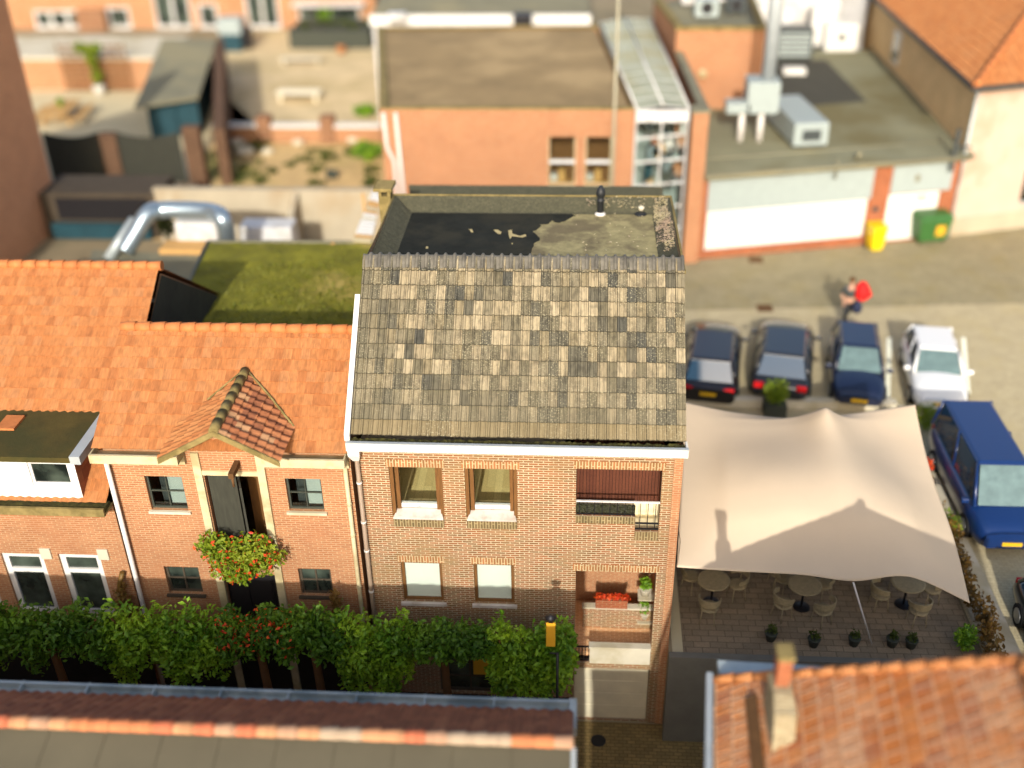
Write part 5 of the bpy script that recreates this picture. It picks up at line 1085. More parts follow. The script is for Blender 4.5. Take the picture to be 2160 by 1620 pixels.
for x in (2.24, 3.25, 4.26): q.box(x-.03, x+.03, MY-.02, MY+.06, 0, 5.94)
for i in range(6): q.hexa([(2.285, MY-.015, .2+i*1.0), (4.215, MY-.015, .4+i*1.0), (4.215, MY+.055, .4+i*1.0), (2.285, MY+.055, .2+i*1.0), (2.285, MY-.015, .26+i*1.0), (4.215, MY-.015, .46+i*1.0), (4.215, MY+.055, .46+i*1.0), (2.285, MY+.055, .26+i*1.0)])
q.build('front_frame', 'white_pvc', gc)
q = MB(); q.box(2.25, 4.25, MY+.1, MY+.112, 0.02, 5.93); q.build('front_panes', 'glass', gc)
q = MB(); q.box(2.2, 4.3, MY+3, MY+3.1, 0, 5.9).box(2.2, 4.3, MY+.2, MY+3, -.0, .05); q.build('back_wall', 'ac', gc)
for i in range(26):
    x, z = rnd.uniform(2.4, 4.0), rnd.uniform(.6, 5.6); m_ = MB(); m_.box(x, x+rnd.uniform(.12, .4), MY+.5, MY+.9, z, z+rnd.uniform(.2, .6))
    m_.build('shelf_item', rnd.choice(['acdark', 'teal', 'orange_brick', 'white_pvc', 'wood', 'darkgreen', 'red_brick', 'steel_duct']), gc)
# brick wall beside the corridor and the brick tower with a roof deck
bw_ = thing('corridor_wall', 'narrow orange brick wall with dark coping right of the glass corridor', 'wall', (4.9, MY, 0))
q = MB(); q.prism([(4.42, MY-.4), (5.04, MY-.3), (4.98, MY+.4), (4.2, 62), (3.98, 62), (4.72, MY+.4), (4.4, MY+.4)], 0, MZ-.0); q.build('wall', 'orange_brick', bw_)
q = MB(); q.prism([(4.36, MY-.46), (5.1, MY-.36), (5.04, MY+.4), (4.26, 62), (3.94, 62), (4.66, MY+.45), (4.36, MY+.45)], MZ+.003, MZ+.1); q.build('coping', 'greyroof', bw_)
BYk = 50.8; bz = P(1520, 64, Y=BYk)[2]; xl, xr_ = P(1427, 70, Y=BYk)[0], P(1612, 100, Y=BYk)[0]
tw = thing('brick_tower', 'square orange brick block with a cluttered roof deck', 'building', ((xl+xr_)/2, BYk, 0))
bk = P(1380, 0, Z=bz); q = MB(); q.prism([(xl, BYk), (xr_, BYk), (xr_+.4, BYk+9), (bk[0], bk[1])], 0, bz); q.build('wall', 'orange_brick', tw)
q = MB(); q.prism([(xl+.35, BYk+.35), (xr_-.3, BYk+.35), (xr_+.1, BYk+8.7), (bk[0]+.35, bk[1]-.35)], bz+.003, bz+.02); q.build('deck', 'greyroof', tw)
q = MB(); q.box(xl-.05, xr_+.05, BYk-.05, BYk+.33, bz+.004, bz+.16).prism([(xl-.05, BYk+.335), (xl+.3, BYk+.335), (bk[0]+.3, bk[1]), (bk[0]-.05, bk[1])], bz+.004, bz+.16).prism([(xr_-.28, BYk+.335), (xr_+.05, BYk+.335), (xr_+.45, BYk+9), (xr_+.15, BYk+9)], bz+.004, bz+.16); q.build('coping', 'stone_cap', tw)
q = MB(); c = P(1482, 155, Y=BYk-.01); q.lathe((0, 0, 0), [(.01, 0), (.2, .02), (.2, .1), (.05, .12)], 12)
q.v = [(c[0]+x, BYk-.01-z, c[2]+y) for x, y, z in q.v]; q.f = [f_[::-1] for f_ in q.f]; q.build('wall_lamp', 'cream_paint', tw)
for px, py, w_, d_, h, mt, lb in ((1488, 38, 1.1, .9, .9, 'ac', 'grey unit in the middle of the tower roof deck'), (1550, 30, .9, .8, .8, 'acdark', 'dark unit on the right of the tower roof deck'), (1450, 12, .6, .6, 1.0, 'white_pvc', 'white unit at the back left of the tower roof deck'), (1530, 5, .8, .6, .7, 'white_pvc', 'white unit at the back of the tower roof deck')):
    c = P(px, py, Z=bz); u_ = thing('roof_unit', lb, 'roof unit', (c[0], c[1], bz+.02), 'units on the tower roof deck')
    q = MB(); q.box(c[0]-w_/2, c[0]+w_/2, c[1]-d_/2, c[1]+d_/2, bz+.12, bz+h); q.build('casing', mt, u_, bevel=.04)
    q = MB(); q.box(c[0]-w_/2+.1, c[0]-w_/2+.2, c[1]-d_/2, c[1]+d_/2, bz+.02, bz+.118).box(c[0]+w_/2-.2, c[0]+w_/2-.1, c[1]-d_/2, c[1]+d_/2, bz+.02, bz+.118); q.build('feet', 'black_metal', u_)
    q = MB(); q.rod((c[0], c[1]-d_/2-.012, bz+.1+h/2), (c[0], c[1]-d_/2, bz+.1+h/2), min(w_, h)*.32, n=16); q.build('fan_grille', 'black_metal', u_)
# back top: grey roofed building
bb = thing('grey_roof_building', 'long building with dark grey roof and white gutter strip at the top centre', 'building', (-5, 62, 0))
y0 = 60.5; a, b = P(822, 58, Y=y0), P(1242, 30, Y=y0); zt2 = a[2]; zt3 = P(1000, 30, Y=y0)[2]
xa_, xb_ = P(785, 40, Y=y0)[0], P(1242, 40, Y=y0)[0]
q = MB(); q.prism([(xa_, y0), (xb_, y0), (xb_, 78), (xa_, 78)], 0, zt3-.6); q.build('wall', 'white_pvc', bb)
q = MB(); q.box(xa_-.1, xb_+.1, y0-.3, y0-.02, zt3-.55, zt3); q.build('gutter', 'white_paint', bb)
q = MB(); q.hexa([(xa_, y0-.05, zt3-.58), (xb_, y0-.05, zt3-.58), (xb_, 78, zt3+1), (xa_, 78, zt3+1), (xa_, y0-.018, zt3-.02), (xb_, y0-.018, zt3-.02), (xb_, 78, zt3+2), (xa_, 78, zt3+2)]); q.build('roof', 'greyroof', bb)
for px, mt, lb in ((838, 'white_pvc', 'white box on the left end of the grey roofed building front'), (1103, 'black_metal', 'dark box on the white gutter strip at the top centre')):
    c = P(px, 42, Y=y0-.6); q = MB(); q.box(c[0]-.5, c[0]+.5, y0-1.2, y0-.35, MZ-.06, zt3-.1 if mt == 'white_pvc' else zt3-.35); tag(q.build('meter_box', mt, bevel=.04), lb, 'box')
# ------------------------------------------------------------------ garage with white doors
GT = ((5.0, 41.9, 0), math.atan2(2.65, 11.2))
def PG(px, py, T=GT):
    d = ROT @ np.array([px-1080, -(py-810), -F]); (ox, oy, oz), a = T; n = np.array([-math.sin(a), math.cos(a), 0])
    p = CAM+d*((np.array([ox, oy, oz])-CAM)@n/(d@n)); r = p-np.array([ox, oy, oz]); return (r[0]*math.cos(a)+r[1]*math.sin(a), r[2])
def GP(x, y): a = GT[1]; return (GT[0][0]+x*math.cos(a)-y*math.sin(a), GT[0][1]+x*math.sin(a)+y*math.cos(a))
ga = thing('garage', 'flat roofed garage with wide white door and white side door', 'garage', (10.5, 43, 0))
GW_ = 11.55; gz = PG(1700, 352)[1]
da0, da1 = PG(1492, 450)[0], PG(1832, 430)[0]; db0, db1 = PG(1872, 430)[0], PG(1978, 440)[0]
gd_ = [(da0, da1, .35, 2.15), (db0, db1, .05, 2.2)]
q = MB(GT); q.wall(0, GW_, 0, gz-.1, 0, gd_, .2); p1, p2, p3, p4 = GP(0, 0), GP(GW_, 0), (16.15, 62), (5.3, 62)
q.T = None; q.face([(p2[0], p2[1], 0), (p3[0], p3[1], 0), (p3[0], p3[1], gz-.1), (p2[0], p2[1], gz-.1)]); q.face([(p4[0], p4[1], 0), (p1[0], p1[1], 0), (p1[0], p1[1], gz-.1), (p4[0], p4[1], gz-.1)]); q.build('wall', 'red_brick', ga)
q = MB(); e1_, e2_ = GP(-.02, -.45), GP(GW_+.05, -.45); q.prism([e1_, e2_, (16.2, 62), (5.3, 62)], gz-.1, gz+.05); ro = q.build('roof', 'garageroof', ga)
q = MB(); a, b = Vector((*e1_, gz+.05)), Vector((*e2_, gz+.05)); q.rod(a, b, .1, n=6); q.rod(b, Vector((16.2, 62, gz+.05)), .1, n=6)
a, b = Vector((*GP(.2, 1.6), gz+.06)), Vector((*GP(GW_-.3, 1.6), gz+.06)); q.rod(a, b, .05, n=5); q.build('roof_trim', 'greyroof', ro)
q = MB(GT); q.box(da0-.05, da1+.03, -.06, -.003, 2.13, gz-.12); q.box(db0, db1+.35, -.06, -.003, 2.25, gz-.12); q.build('fascia_panel', 'ac', ga)
q = MB(GT); q.box(da0+.01, da1-.01, .12, .17, .36, 2.14); 
for i in range(5): q.box(da0+.03, da1-.03, .108, .12, .42+i*.34, .42+i*.34+.31)
q.build('garage_door', 'white_paint', ga)
q = MB(GT); q.box(db0+.01, (db0+db1)/2-.005, .1, .15, .06, 2.19).box((db0+db1)/2+.005, db1-.01, .1, .15, .06, 2.19); sd_ = q.build('side_door', 'white_paint', ga)
c = PG(1947, 418); q = MB(GT); q.box(c[0]-.25, c[0]+.25, .085, .098, c[1]-.14, c[1]+.1); q.build('door_notice', 'cream_paint', sd_)
c = PG(1934, 375); q = MB(GT); q.box(c[0]-.1, c[0]+.1, -.075, -.062, c[1]-.16, c[1]+.16); q.build('number_plate', 'greyroof', ga)
c = PG(1845, 440); q = MB(GT); q.box(c[0]-.12, c[0]+.12, -.12, -.004, c[1]-.1, c[1]+.08); q.build('letter_box', 'acdark', ga)
c = PG(1755, 350); q = MB(GT); q.rod((c[0], -.45, gz+.4), (c[0], -.45, gz-.45), .04, n=6); q.rod((c[0]+1.2, .3, gz+.05), (c[0]+1.25, .1, gz+.35), .1, n=8); q.build('overflow_pipe', 'greyroof', ga)
pts = [P(a, b, Z=gz+.055) for a, b in ((1632, 128), (1742, 126), (1828, 214), (1642, 228))]; q = MB(); q.face(pts[::-1]); q.build('felt_patch', 'darkroof', ro)  # darker four-sided patch on the garage roof
u0 = P(1672, 250, Z=gz+.6); ac = thing('air_conditioner', 'long grey air conditioning unit on the garage roof', 'air conditioner', (u0[0], u0[1], gz+.05), rz=rad(8))
q = MB(); q.box(-.75, .75, -2.6, 1.6, .15, 1.15); ob = q.build('casing', 'ac', None, bevel=.05); ob.parent = ac; ob.location = (0, -.5, .15)
q = MB(); q.box(-.4, .4, -2.64, -2.6, .35, .8); ob = q.build('grille', 'acdark', None); ob.parent = ac; ob.location = (0, -2.63, .4)
q = MB(); q.box(-.7, .7, -2.3, -2.1, 0, .15).box(-.7, .7, 1.0, 1.2, 0, .15); ob = q.build('feet', 'black_metal', None); ob.parent = ac; ob.location = (0, -.55, 0)
vd = thing('ventilation_stack', 'tall steel ventilation pipe rising from a grey box on legs', 'ventilation', (8.5, 50, gz+.05))
c = P(1602, 298, Z=gz+.05); yv_ = c[1]
bx = P(1613, 200, Y=yv_); q = MB(); q.box(bx[0]-.75, bx[0]+.6, yv_-.3, yv_+1.0, bx[2]-.75, bx[2]+.6); q.build('box', 'ac', vd, bevel=.04)
t2 = P(1642, 0, Y=yv_+.5); q = MB(); q.rod((bx[0]+.15, yv_+.5, bx[2]+.6), (bx[0]+.15, yv_+.5, t2[2]+3), .3, n=14); q.build('pipe', 'zinc_light', vd)
for px in (1560, 1600):
    c = P(px, 300, Y=yv_); q = MB(); q.rod((c[0], yv_, gz+.05), (c[0], yv_, bx[2]-.75), .13, n=10); q.build('leg', 'pipe_white', vd)
c = P(1560, 232, Y=yv_); q = MB(); q.box(c[0]-.6, c[0]+.45, yv_-.3, yv_+.6, c[2]-.1, c[2]+.35); q.build('cowl', 'ac', vd, bevel=.05)
c = P(1674, 150, Z=gz+.2); q = MB(); q.box(c[0]-.55, c[0]+.6, c[1]-.25, c[1]+.4, gz+.06, gz+.35); tag(q.build('white_vent', 'white_paint', bevel=.04), 'small white vent on the dark felt patch', 'vent')
c = P(1672, 128, Z=gz+.05); q = MB(); q.box(c[0]-1.0, c[0]+1.0, c[1], c[1]+1.3, gz+.1, gz+1.7)
for s_1 in (-1, 1): q.box(c[0]+s_1*.8-.1, c[0]+s_1*.8+.1, c[1]+.1, c[1]+1.2, gz+.05, gz+.1)
acd = tag(q.build('chiller', 'acdark', bevel=.05), 'dark cooling unit standing behind the dark felt patch', 'cooling unit')
q = MB()
for i in range(5): q.box(c[0]-.85, c[0]+.85, c[1]-.02, c[1]-.002, gz+.3+i*.26, gz+.45+i*.26)
q.build('louvre', 'ac', acd)
wb = thing('white_building', 'white rendered building beyond the garage roof', 'building', (13, 66, 0))
q = MB(); q.prism([(9.3, 66), (14.8, 65), (15.9, 63), (15.9, 80), (9.3, 80)], 0, 11); q.build('wall', 'white_pvc', wb)
q = MB(); q.box(9.2, 14.6, 65.6, 65.95, 7.0, 7.2).box(9.2, 14.5, 65.75, 65.95, 5.5, 5.7); q.build('ledge', 'ac', wb)
c = P(1770, 108, Z=gz+.05); q = MB(); q.box(c[0]-.8, c[0]+.9, c[1], c[1]+1.2, gz+.05, gz+1.5).box(c[0]-1.4, c[0]-.2, c[1]+1.25, c[1]+2.2, gz+.05, gz+2.2); q.build('bay', 'white_paint', wb, bevel=.04)
q = MB(); q.rod((c[0]+.05, c[1]-.02, gz+.8), (c[0]+.05, c[1]-.005, gz+.8), .22, n=12); q.build('vent_cap', 'acdark', wb)
# bins
c = P(1843, 527, Z=0); yb_ = thing('wheelie_bin', 'bright yellow wheelie bin in front of the garage pillar', 'bin', (c[0], c[1], zs_), rz=GT[1])
def lp(o, mb, nm, mt, bev=0): ob = mb.build(nm, mt, None, bevel=bev); ob.parent = o; return ob
q = MB(); q.hexa([(-.24, -.28, .08), (.24, -.28, .08), (.24, .28, .08), (-.24, .28, .08), (-.33, -.36, 1.1), (.33, -.36, 1.1), (.33, .36, 1.1), (-.33, .36, 1.1)]); lp(yb_, q, 'body', 'yellow', .03)
q = MB(); q.box(-.36, .36, -.4, .4, 1.105, 1.17); lp(yb_, q, 'lid', 'yellow', .025)
for s_1 in (-1, 1): q = MB(); q.rod((s_1*.25, .28, .1), (s_1*.3, .28, .1), .1, n=12); lp(yb_, q, 'wheel', 'rubber')
c = P(1957, 512, Z=0); gb_ = thing('waste_container', 'green waste container with an orange label beside the white side door', 'bin', (c[0], c[1]+.2, zs_), rz=GT[1])
q = MB(); q.hexa([(-.62, -.45, .15), (.62, -.45, .15), (.62, .45, .15), (-.62, .45, .15), (-.75, -.55, 1.15), (.75, -.55, 1.15), (.75, .55, 1.15), (-.75, .55, 1.15)]); lp(gb_, q, 'body', 'green_bin', .04)
q = MB(); q.hexa([(-.78, -.6, 1.16), (.78, -.6, 1.16), (.78, .6, 1.16), (-.78, .6, 1.16), (-.7, -.45, 1.36), (.7, -.45, 1.36), (.7, .5, 1.4), (-.7, .5, 1.4)]); lp(gb_, q, 'lid', 'green_bin', .04)
q = MB(); q.hexa([(.02, -.545, .45), (.42, -.545, .45), (.42, -.5, .45), (.02, -.5, .45), (.02, -.585, .9), (.42, -.585, .9), (.42, -.54, .9), (.02, -.54, .9)]); lp(gb_, q, 'label', 'orange_sign')
for s_1 in (-1, 1): q = MB(); q.rod((s_1*.5, -.3, .075), (s_1*.55, -.3, .075), .075, n=10); q.rod((s_1*.5, .3, .075), (s_1*.55, .3, .075), .075, n=10); lp(gb_, q, 'wheels', 'rubber')
# ------------------------------------------------------------------ right hand house
rh = thing('rendered_house', 'tan and cream house with a hipped orange roof at the right edge', 'house', (20, 50, 0))
ra = .30; cu, su = math.cos(ra), math.sin(ra); rc = Vector((16.25, 44.65, 0)); ez_ = 6.75
fe = rc+Vector((cu, su, 0))*16
RT = ((rc.x, rc.y, 0), ra); q = MB(RT); cwin = PG(2155, 400, RT)
q.wall(0, 16, 0, ez_, 0, [(cwin[0], cwin[0]+1.1, cwin[1]-.7, cwin[1]+.9)], .2); q.build('front_wall', 'cream_render', rh)
window(rh, cwin[0], cwin[0]+1.1, cwin[1]-.7, cwin[1]+.9, .18, 'zinc', 'dglass', .09, T=RT)
q = MB(RT); q.box(.0, 16, -.05, -.004, 0, .8); q.build('plinth', 'concrete', rh)
q = MB(); q.face([(rc.x, rc.y, 0), (rc.x, rc.y, ez_), (16.25, 68, ez_), (16.25, 68, 0)]); q.face([(16.25, 68, 0), (16.25, 68, ez_), (fe.x, 68, ez_), (fe.x, 68, 0)]); q.face([(fe.x, fe.y, 0), (fe.x, 68, 0), (fe.x, 68, ez_), (fe.x, fe.y, ez_)]); q.build('side_wall', 'tan_brick', rh)
c = P(1892, 95, X=16.22); q = MB(); q.box(16.17, 16.24, c[1]-.6, c[1]+.6, c[2]-.9, c[2]+.7); wn_ = q.build('side_window', 'white_pvc', rh)
q = MB(); q.box(16.155, 16.168, c[1]-.45, c[1]+.45, c[2]-.75, c[2]+.55); q.build('pane', 'dglass', wn_)
oc = Vector((15.85, 43.95, ez_)); ptc = math.tan(rad(33)); kf = (1+su)/cu; Lr = 8.0; cp = math.cos(rad(33))
q = MB(); q.tile((15.85, 68.5, ez_), (0, -1, 0), (1, 0, ptc), 68.5-43.95, Lr, .25, .33, .05, step=.04, xr=lambda v: (0, 68.5-43.95-kf*v*cp)); q.build('side_roof', 'orangetile', rh)
q = MB(); q.tile(oc, (cu, su, 0), (-su, cu, ptc), 17, Lr, .25, .33, .05, step=.04, xr=lambda v: (kf*v*cp, 17)); q.build('front_roof', 'orangetile', rh)
q = MB(); hp_ = Vector((Lr*cp, kf*Lr*cp, Lr*math.sin(rad(33))))
for i in range(26): q.rod(oc+hp_*(i/26)+Vector((0, 0, .05)), oc+hp_*((i+1.06)/26)+Vector((0, 0, .07)), .14, .16, 10)
q.build('hip_ridge', 'ridge_orange', rh)
q = MB(); q.box(15.72, 15.86, 43.85, 68.4, ez_-.16, ez_); q.prism([(oc.x-.05, oc.y-.14), (oc.x+17*cu, oc.y+17*su-.14), (oc.x+17*cu, oc.y+17*su), (oc.x-.05, oc.y)], ez_-.161, ez_-.001); q.build('gutter', 'acdark', rh)
q = MB(); q.prism([(15.86, 44.0), (oc.x+16.5*cu, oc.y+16.5*su+.05), (31, 60), (15.86, 68.4)], ez_-.08, ez_-.03); q.build('soffit', 'wood_jamb', rh)
q = MB(); q.rod((16.18, 44.5, ez_-.1), (16.18, 44.5, 0), .06, n=8); q.build('downpipe', 'zinc', rh)
q = MB(); a = P(2040, 270, Y=44.2); q.box(16.2-.7, 16.2-.55, 44.0, 44.1, 3.2, 5.0).box(15.5, 16.2, 44.02, 44.08, 4.2, 4.28); q.build('sign_bracket', 'acdark', rh)

# ------------------------------------------------------------------ cars
sdir = Vector(P(1547, 715, Z=0))-Vector(P(1537, 830, Z=0)); SA = math.atan2(-sdir.x, sdir.y)
def car(label, loc, rz, L=4.3, W=1.78, H=1.45, belt=.92, col=(20, 24, 34), gh=(-.36, .2, -.22, .06), group='cars in the car park', hood=.9, name='parked_car', wheelr=.31):
    r = thing(name, label, 'van' if name == 'parked_van' else 'car', (loc[0], loc[1], zs_), group, rz); mt = paint('paint_'+name+str(len(bpy.data.materials)), col)
    st = [(-.5, .74, .36, .62), (-.485, .86, .28, .80), (-.44, .95, .22, belt-.02), (-.3, 1, .2, belt+.0), (-.1, 1, .2, belt), (gh[1], 1, .2, belt-.01), (.3, .985, .2, hood), (.4, .95, .21, hood-.07), (.465, .88, .25, hood-.17), (.495, .76, .32, hood-.3)]
    if gh[0] < -.42: st[1] = (-.495, .9, .28, belt-.1); st[0] = (-.5, .88, .3, belt-.15)
    q = MB(); rings = []; w = W/2
    for f_, wf_, zl, zt in st:
        a = w*wf_; y = f_*L
        rings.append([(-a*.85, y, zl), (-a, y, zl+.1), (-a, y, zt-.25), (-a*.94, y, zt-.04), (-a*.5, y, zt+.02), (0, y, zt+.03), (a*.5, y, zt+.02), (a*.94, y, zt-.04), (a, y, zt-.25), (a, y, zl+.1), (a*.85, y, zl), (0, y, zl)])
    I = [[q.pt(p) for p in rg] for rg in rings]
    for a, b in zip(I, I[1:]):
        for k in range(12): q.fi([a[k], b[k], b[(k+1) % 12], a[(k+1) % 12]][::-1], True)
    q.fi(I[0]); q.fi(I[-1][::-1]); bd = lp(r, q, 'body', mt); sbd = bd.modifiers.new('s', 'SUBSURF'); sbd.levels = sbd.render_levels = 1
    bd.location = (0, 0, bd.location.z)
    yb0, yf0, yb1, yf1 = [v*L for v in gh]; wb, wr, zb, zt = w*.88, w*.70, belt-.03, H-.05
    B = [Vector((-wb, yb0, zb)), Vector((wb, yb0, zb)), Vector((wb, yf0, zb)), Vector((-wb, yf0, zb))]; T_ = [Vector((-wr, yb1, zt)), Vector((wr, yb1, zt)), Vector((wr, yf1, zt)), Vector((-wr, yf1, zt))]
    def L0_(ob): return ob
    q = MB(); q.hexa([T_[0]+Vector((-.02, -.06, -.03)), T_[1]+Vector((.02, -.06, -.03)), T_[2]+Vector((.02, .05, -.03)), T_[3]+Vector((-.02, .05, -.03)), T_[0]+Vector((.06, .03, .045)), T_[1]+Vector((-.06, .03, .045)), T_[2]+Vector((-.06, -.08, .05)), T_[3]+Vector((.06, -.08, .05))]); lp(r, q, 'roof', mt, .03)
    for a, b in zip(B, T_): q = MB(); q.rod(a, b, .055, .05, 6); lp(r, q, 'pillar', mt)
    for s_1 in (-1, 1): q = MB(); q.rod((s_1*wb, (yb0*.45+yf0*.55)-.05, zb), (s_1*wr, (yb1*.5+yf1*.5), zt), .05, n=6); lp(r, q, 'pillar', mt)
    def pane(nm, i, j, gm='cglass'):
        a, b, c_, d = B[i], B[j], T_[j], T_[i]; n = ((b-a).cross(d-a)).normalized(); q = MB()
        p = [a.lerp(b, .05).lerp(d.lerp(c_, .05), .03), a.lerp(b, .95).lerp(d.lerp(c_, .95), .03), a.lerp(b, .95).lerp(d.lerp(c_, .95), .96), a.lerp(b, .05).lerp(d.lerp(c_, .05), .96)]
        q.hexa([v-n*.012 for v in p]+[v+n*.012 for v in p]); lp(r, q, nm, gm)
    pane('rear_window', 0, 1); pane('side_window', 1, 2); pane('windscreen', 2, 3, 'wglass'); pane('side_window', 3, 0)
    for s_1 in (-1, 1):
        for f_ in (-.3, .31):
            q = MB(); q.rod((s_1*(w-.2), f_*L, wheelr), (s_1*(w+.012), f_*L, wheelr), wheelr, n=18); wo = lp(r, q, 'wheel', 'rubber')
            q = MB(); q.rod((s_1*(w+.013), f_*L, wheelr), (s_1*(w+.022), f_*L, wheelr), wheelr*.64, n=14); ob = q.build('rim', 'rim', None); l0 = ob.location.copy(); ob.parent = wo; ob.location = l0-wo.location
        q = MB(); q.box(s_1*(w+.0) if s_1 > 0 else -w-.2, w+.2 if s_1 > 0 else -w, yf0-.18*L*.25, yf0-.18*L*.25+.1, belt-.02, belt+.12); lp(r, q, 'mirror', mt, .02)
        q = MB(); q.hexa([(s_1*.52*w-.12, .478*L, hood-.33), (s_1*.52*w+.22*w+.05, .47*L, hood-.33), (s_1*.52*w+.22*w+.05, .44*L, hood-.33), (s_1*.52*w-.12, .45*L, hood-.33), (s_1*.52*w-.12, .455*L, hood-.23), (s_1*.52*w+.22*w+.05, .445*L, hood-.23), (s_1*.52*w+.22*w+.05, .42*L, hood-.22), (s_1*.52*w-.12, .43*L, hood-.22)]); lp(r, q, 'headlight', 'head_lens', .01)
        q = MB(); q.box(s_1*.68*w-.16, s_1*.68*w+.16, -.497*L, -.47*L, belt-.28, belt-.1); lp(r, q, 'tail_light', 'red_lens', .01)
    for y, z in ((-.505*L, .55), (.502*L, .42)):
        q = MB(); q.box(-.26, .26, y-.012, y+.012, z, z+.11); lp(r, q, 'number_plate', 'plate')
    return r
def at_car(px, py, back, facing):                              # pixel of the near bumper on the ground, distance to the car's middle
    p = Vector(P(px, py, Z=0)); d = Vector((-math.sin(SA), math.cos(SA), 0)); c = p+d*back; return (c.x, c.y)
car('black estate car with red tail lights, half hidden by the tiled roof edge', at_car(1490, 862, 2.4, 0), SA, 4.95, 1.95, 1.55, col=(26, 22, 24), gh=(-.44, .2, -.36, .05))
car('very dark hatchback parked second from the house, its nose to the street', at_car(1648, 858, 2.45, 0), SA-.05, 5.0, 2.0, 1.55, col=(34, 36, 40), gh=(-.42, .2, -.33, .05))
car('navy hatchback facing the tent, between dark hatchback and white car', at_car(1808, 872, 2.05, 1), SA+math.pi, 4.1, 1.75, 1.48, col=(22, 32, 58), gh=(-.46, .22, -.4, .03))
car('white hatchback facing the tent at the right of the row', at_car(1978, 880, 2.1, 1), SA+math.pi+.02, 4.2, 1.78, 1.45, col=(244, 244, 240), gh=(-.44, .2, -.36, .02))
v0 = P(2098, 1172, Z=0); v1 = P(2045, 846, Z=1.9); va_ = math.atan2(-(v1[0]-v0[0]), (v1[1]-v0[1]))
car('blue van with dark windows parked beside the tent', (v0[0]+.32, v0[1]+2.4), math.pi+.0, 5.0, 1.95, 1.98, 1.12, (18, 48, 100), (-.485, .34, -.47, .17), 'cars in the car park', 1.08, 'parked_van', .34)
car('dark car behind the dry hedge at the right edge', (11.85, 19.0), math.pi-.02, 4.3, 1.8, 1.45, col=(24, 34, 36), gh=(-.44, .2, -.36, .04))
# ------------------------------------------------------------------ planting strip, kerb, small plants
q = MB(); q.box(9.95, 10.75, 15, 30.3, 0, .12); tag(q.build('planting_bed', 'pale_stone'), 'pale kerbed strip between the dry hedge and the parked van', 'kerb')
dh = thing('dry_hedge', 'dry brown hedge along the right side of the terrace', 'hedge', (10.1, 23, 0))
E_ = []
for i in range(26):
    y = 17.5+i*.47; E_.append((10.05+rnd.uniform(-.12, .12), y, .4+rnd.uniform(-.05, .2), .3, .38, rnd.uniform(.35, .6)))
q = MB(); q.leaves(E_, 4200, .07, rnd); q.build('foliage', 'leafdry', dh)
for e in E_[::2]: q = MB(); q.tube([(e[0], e[1], 0), (e[0]+.04, e[1], .4), (e[0]-.03, e[1]+.04, .8)], [.03, .02, .01], 5); q.build('stem', 'bark', dh)
for px, py, lb in ((2000, 1110, 'yellow green shrub in the dry hedge beside the van bonnet'), (1955, 880, 'small yellow green plant at the back right corner of the tent')):
    c = P(px, py, Z=.5); q = MB(); q.tube([(c[0], c[1], 0), (c[0], c[1], .6)], .03, 6); q.leaves([(c[0], c[1], .55, .38, .5, .5)], 320, .07, rnd); tag(q.build('shrub', 'leafb'), lb, 'shrub', 'green shrubs by the dry hedge')
c = P(1948, 985, Z=.6); q = MB(); q.leaves([(c[0]+.1, c[1], .7, .15, .3, .2)], 90, .06, rnd); tag(q.build('red_flowers', 'redflower'), 'small cluster of red flowers at the right edge of the tent', 'flowers')
c = P(1632, 872, Z=0); pb2 = thing('planter_bush', 'round yellow green bush in a planter behind the tent', 'plant', (c[0], c[1], zs_))
q = MB(); q.box(c[0]-.35, c[0]+.35, c[1]-.3, c[1]+.3, zs_, .45); q.build('box', 'darkgreen', pb2, bevel=.02)
q = MB(); q.leaves([(c[0], c[1], .85, .48, .45, .5)], 700, .06, rnd); q.build('foliage', 'leafb', pb2)
c0, c1 = P(1560, 868, Z=0), P(1890, 868, Z=0); q = MB(); q.box(c0[0]-2.5, c1[0], c0[1]+.2, c0[1]+.5, 0, .3); tag(q.build('low_wall', 'pale_stone'), 'low pale wall between the tent and the parked cars', 'wall')
for px, py, lb in ((1594, 548, 'drain cover near the wide white garage door'), (1613, 650, 'drain cover behind the dark hatchback'), (1400, 1565, None)):
    if lb is None: continue
    c = P(px, py, Z=.008); q = MB(); q.box(c[0]-.3, c[0]+.3, c[1]-.3, c[1]+.3, .005, .012); tag(q.build('drain_cover', 'bark'), lb, 'drain', 'drain covers in the paving')
c = P(1262, 1562, Z=-2.79); q = MB(); q.lathe((c[0], c[1], -2.798), [(.19, 0), (.19, .012), (.17, .016)], 18); tag(q.build('manhole_cover', 'black_metal'), 'round black manhole cover in the shaded lower street', 'manhole')
# ------------------------------------------------------------------ the walker
c = P(1783, 684, Z=0); H_ = 1.9
pe = thing('person', 'person in dark clothes walking with a red jacket over one arm and a navy bag', 'person', (c[0], c[1], zs_), rz=rad(10))
def skin(name, verts, edges, radii, mat, parent, sub=2):
    me = bpy.data.meshes.new(name); me.from_pydata(verts, edges, []); ob = bpy.data.objects.new(name, me); COL.objects.link(ob); ob.parent = parent
    me.materials.append(M[mat]); md = ob.modifiers.new('skin', 'SKIN'); md.use_smooth_shade = True
    if not me.skin_vertices: me.skin_vertices.new(name='')
    for i, rr in enumerate(radii): me.skin_vertices[0].data[i].radius = (rr, rr) if not isinstance(rr, tuple) else rr
    me.skin_vertices[0].data[0].use_root = True
    s_ = ob.modifiers.new('sub', 'SUBSURF'); s_.levels = s_.render_levels = sub; return ob
pe.scale = (1.08, 1.08, 1.08)
V = [(0, 0, .95), (0, 0, 1.15), (0, .0, 1.38), (0, .0, 1.50), (0, -.02, 1.57), (0, -.03, 1.68), (0, -.02, 1.76)]
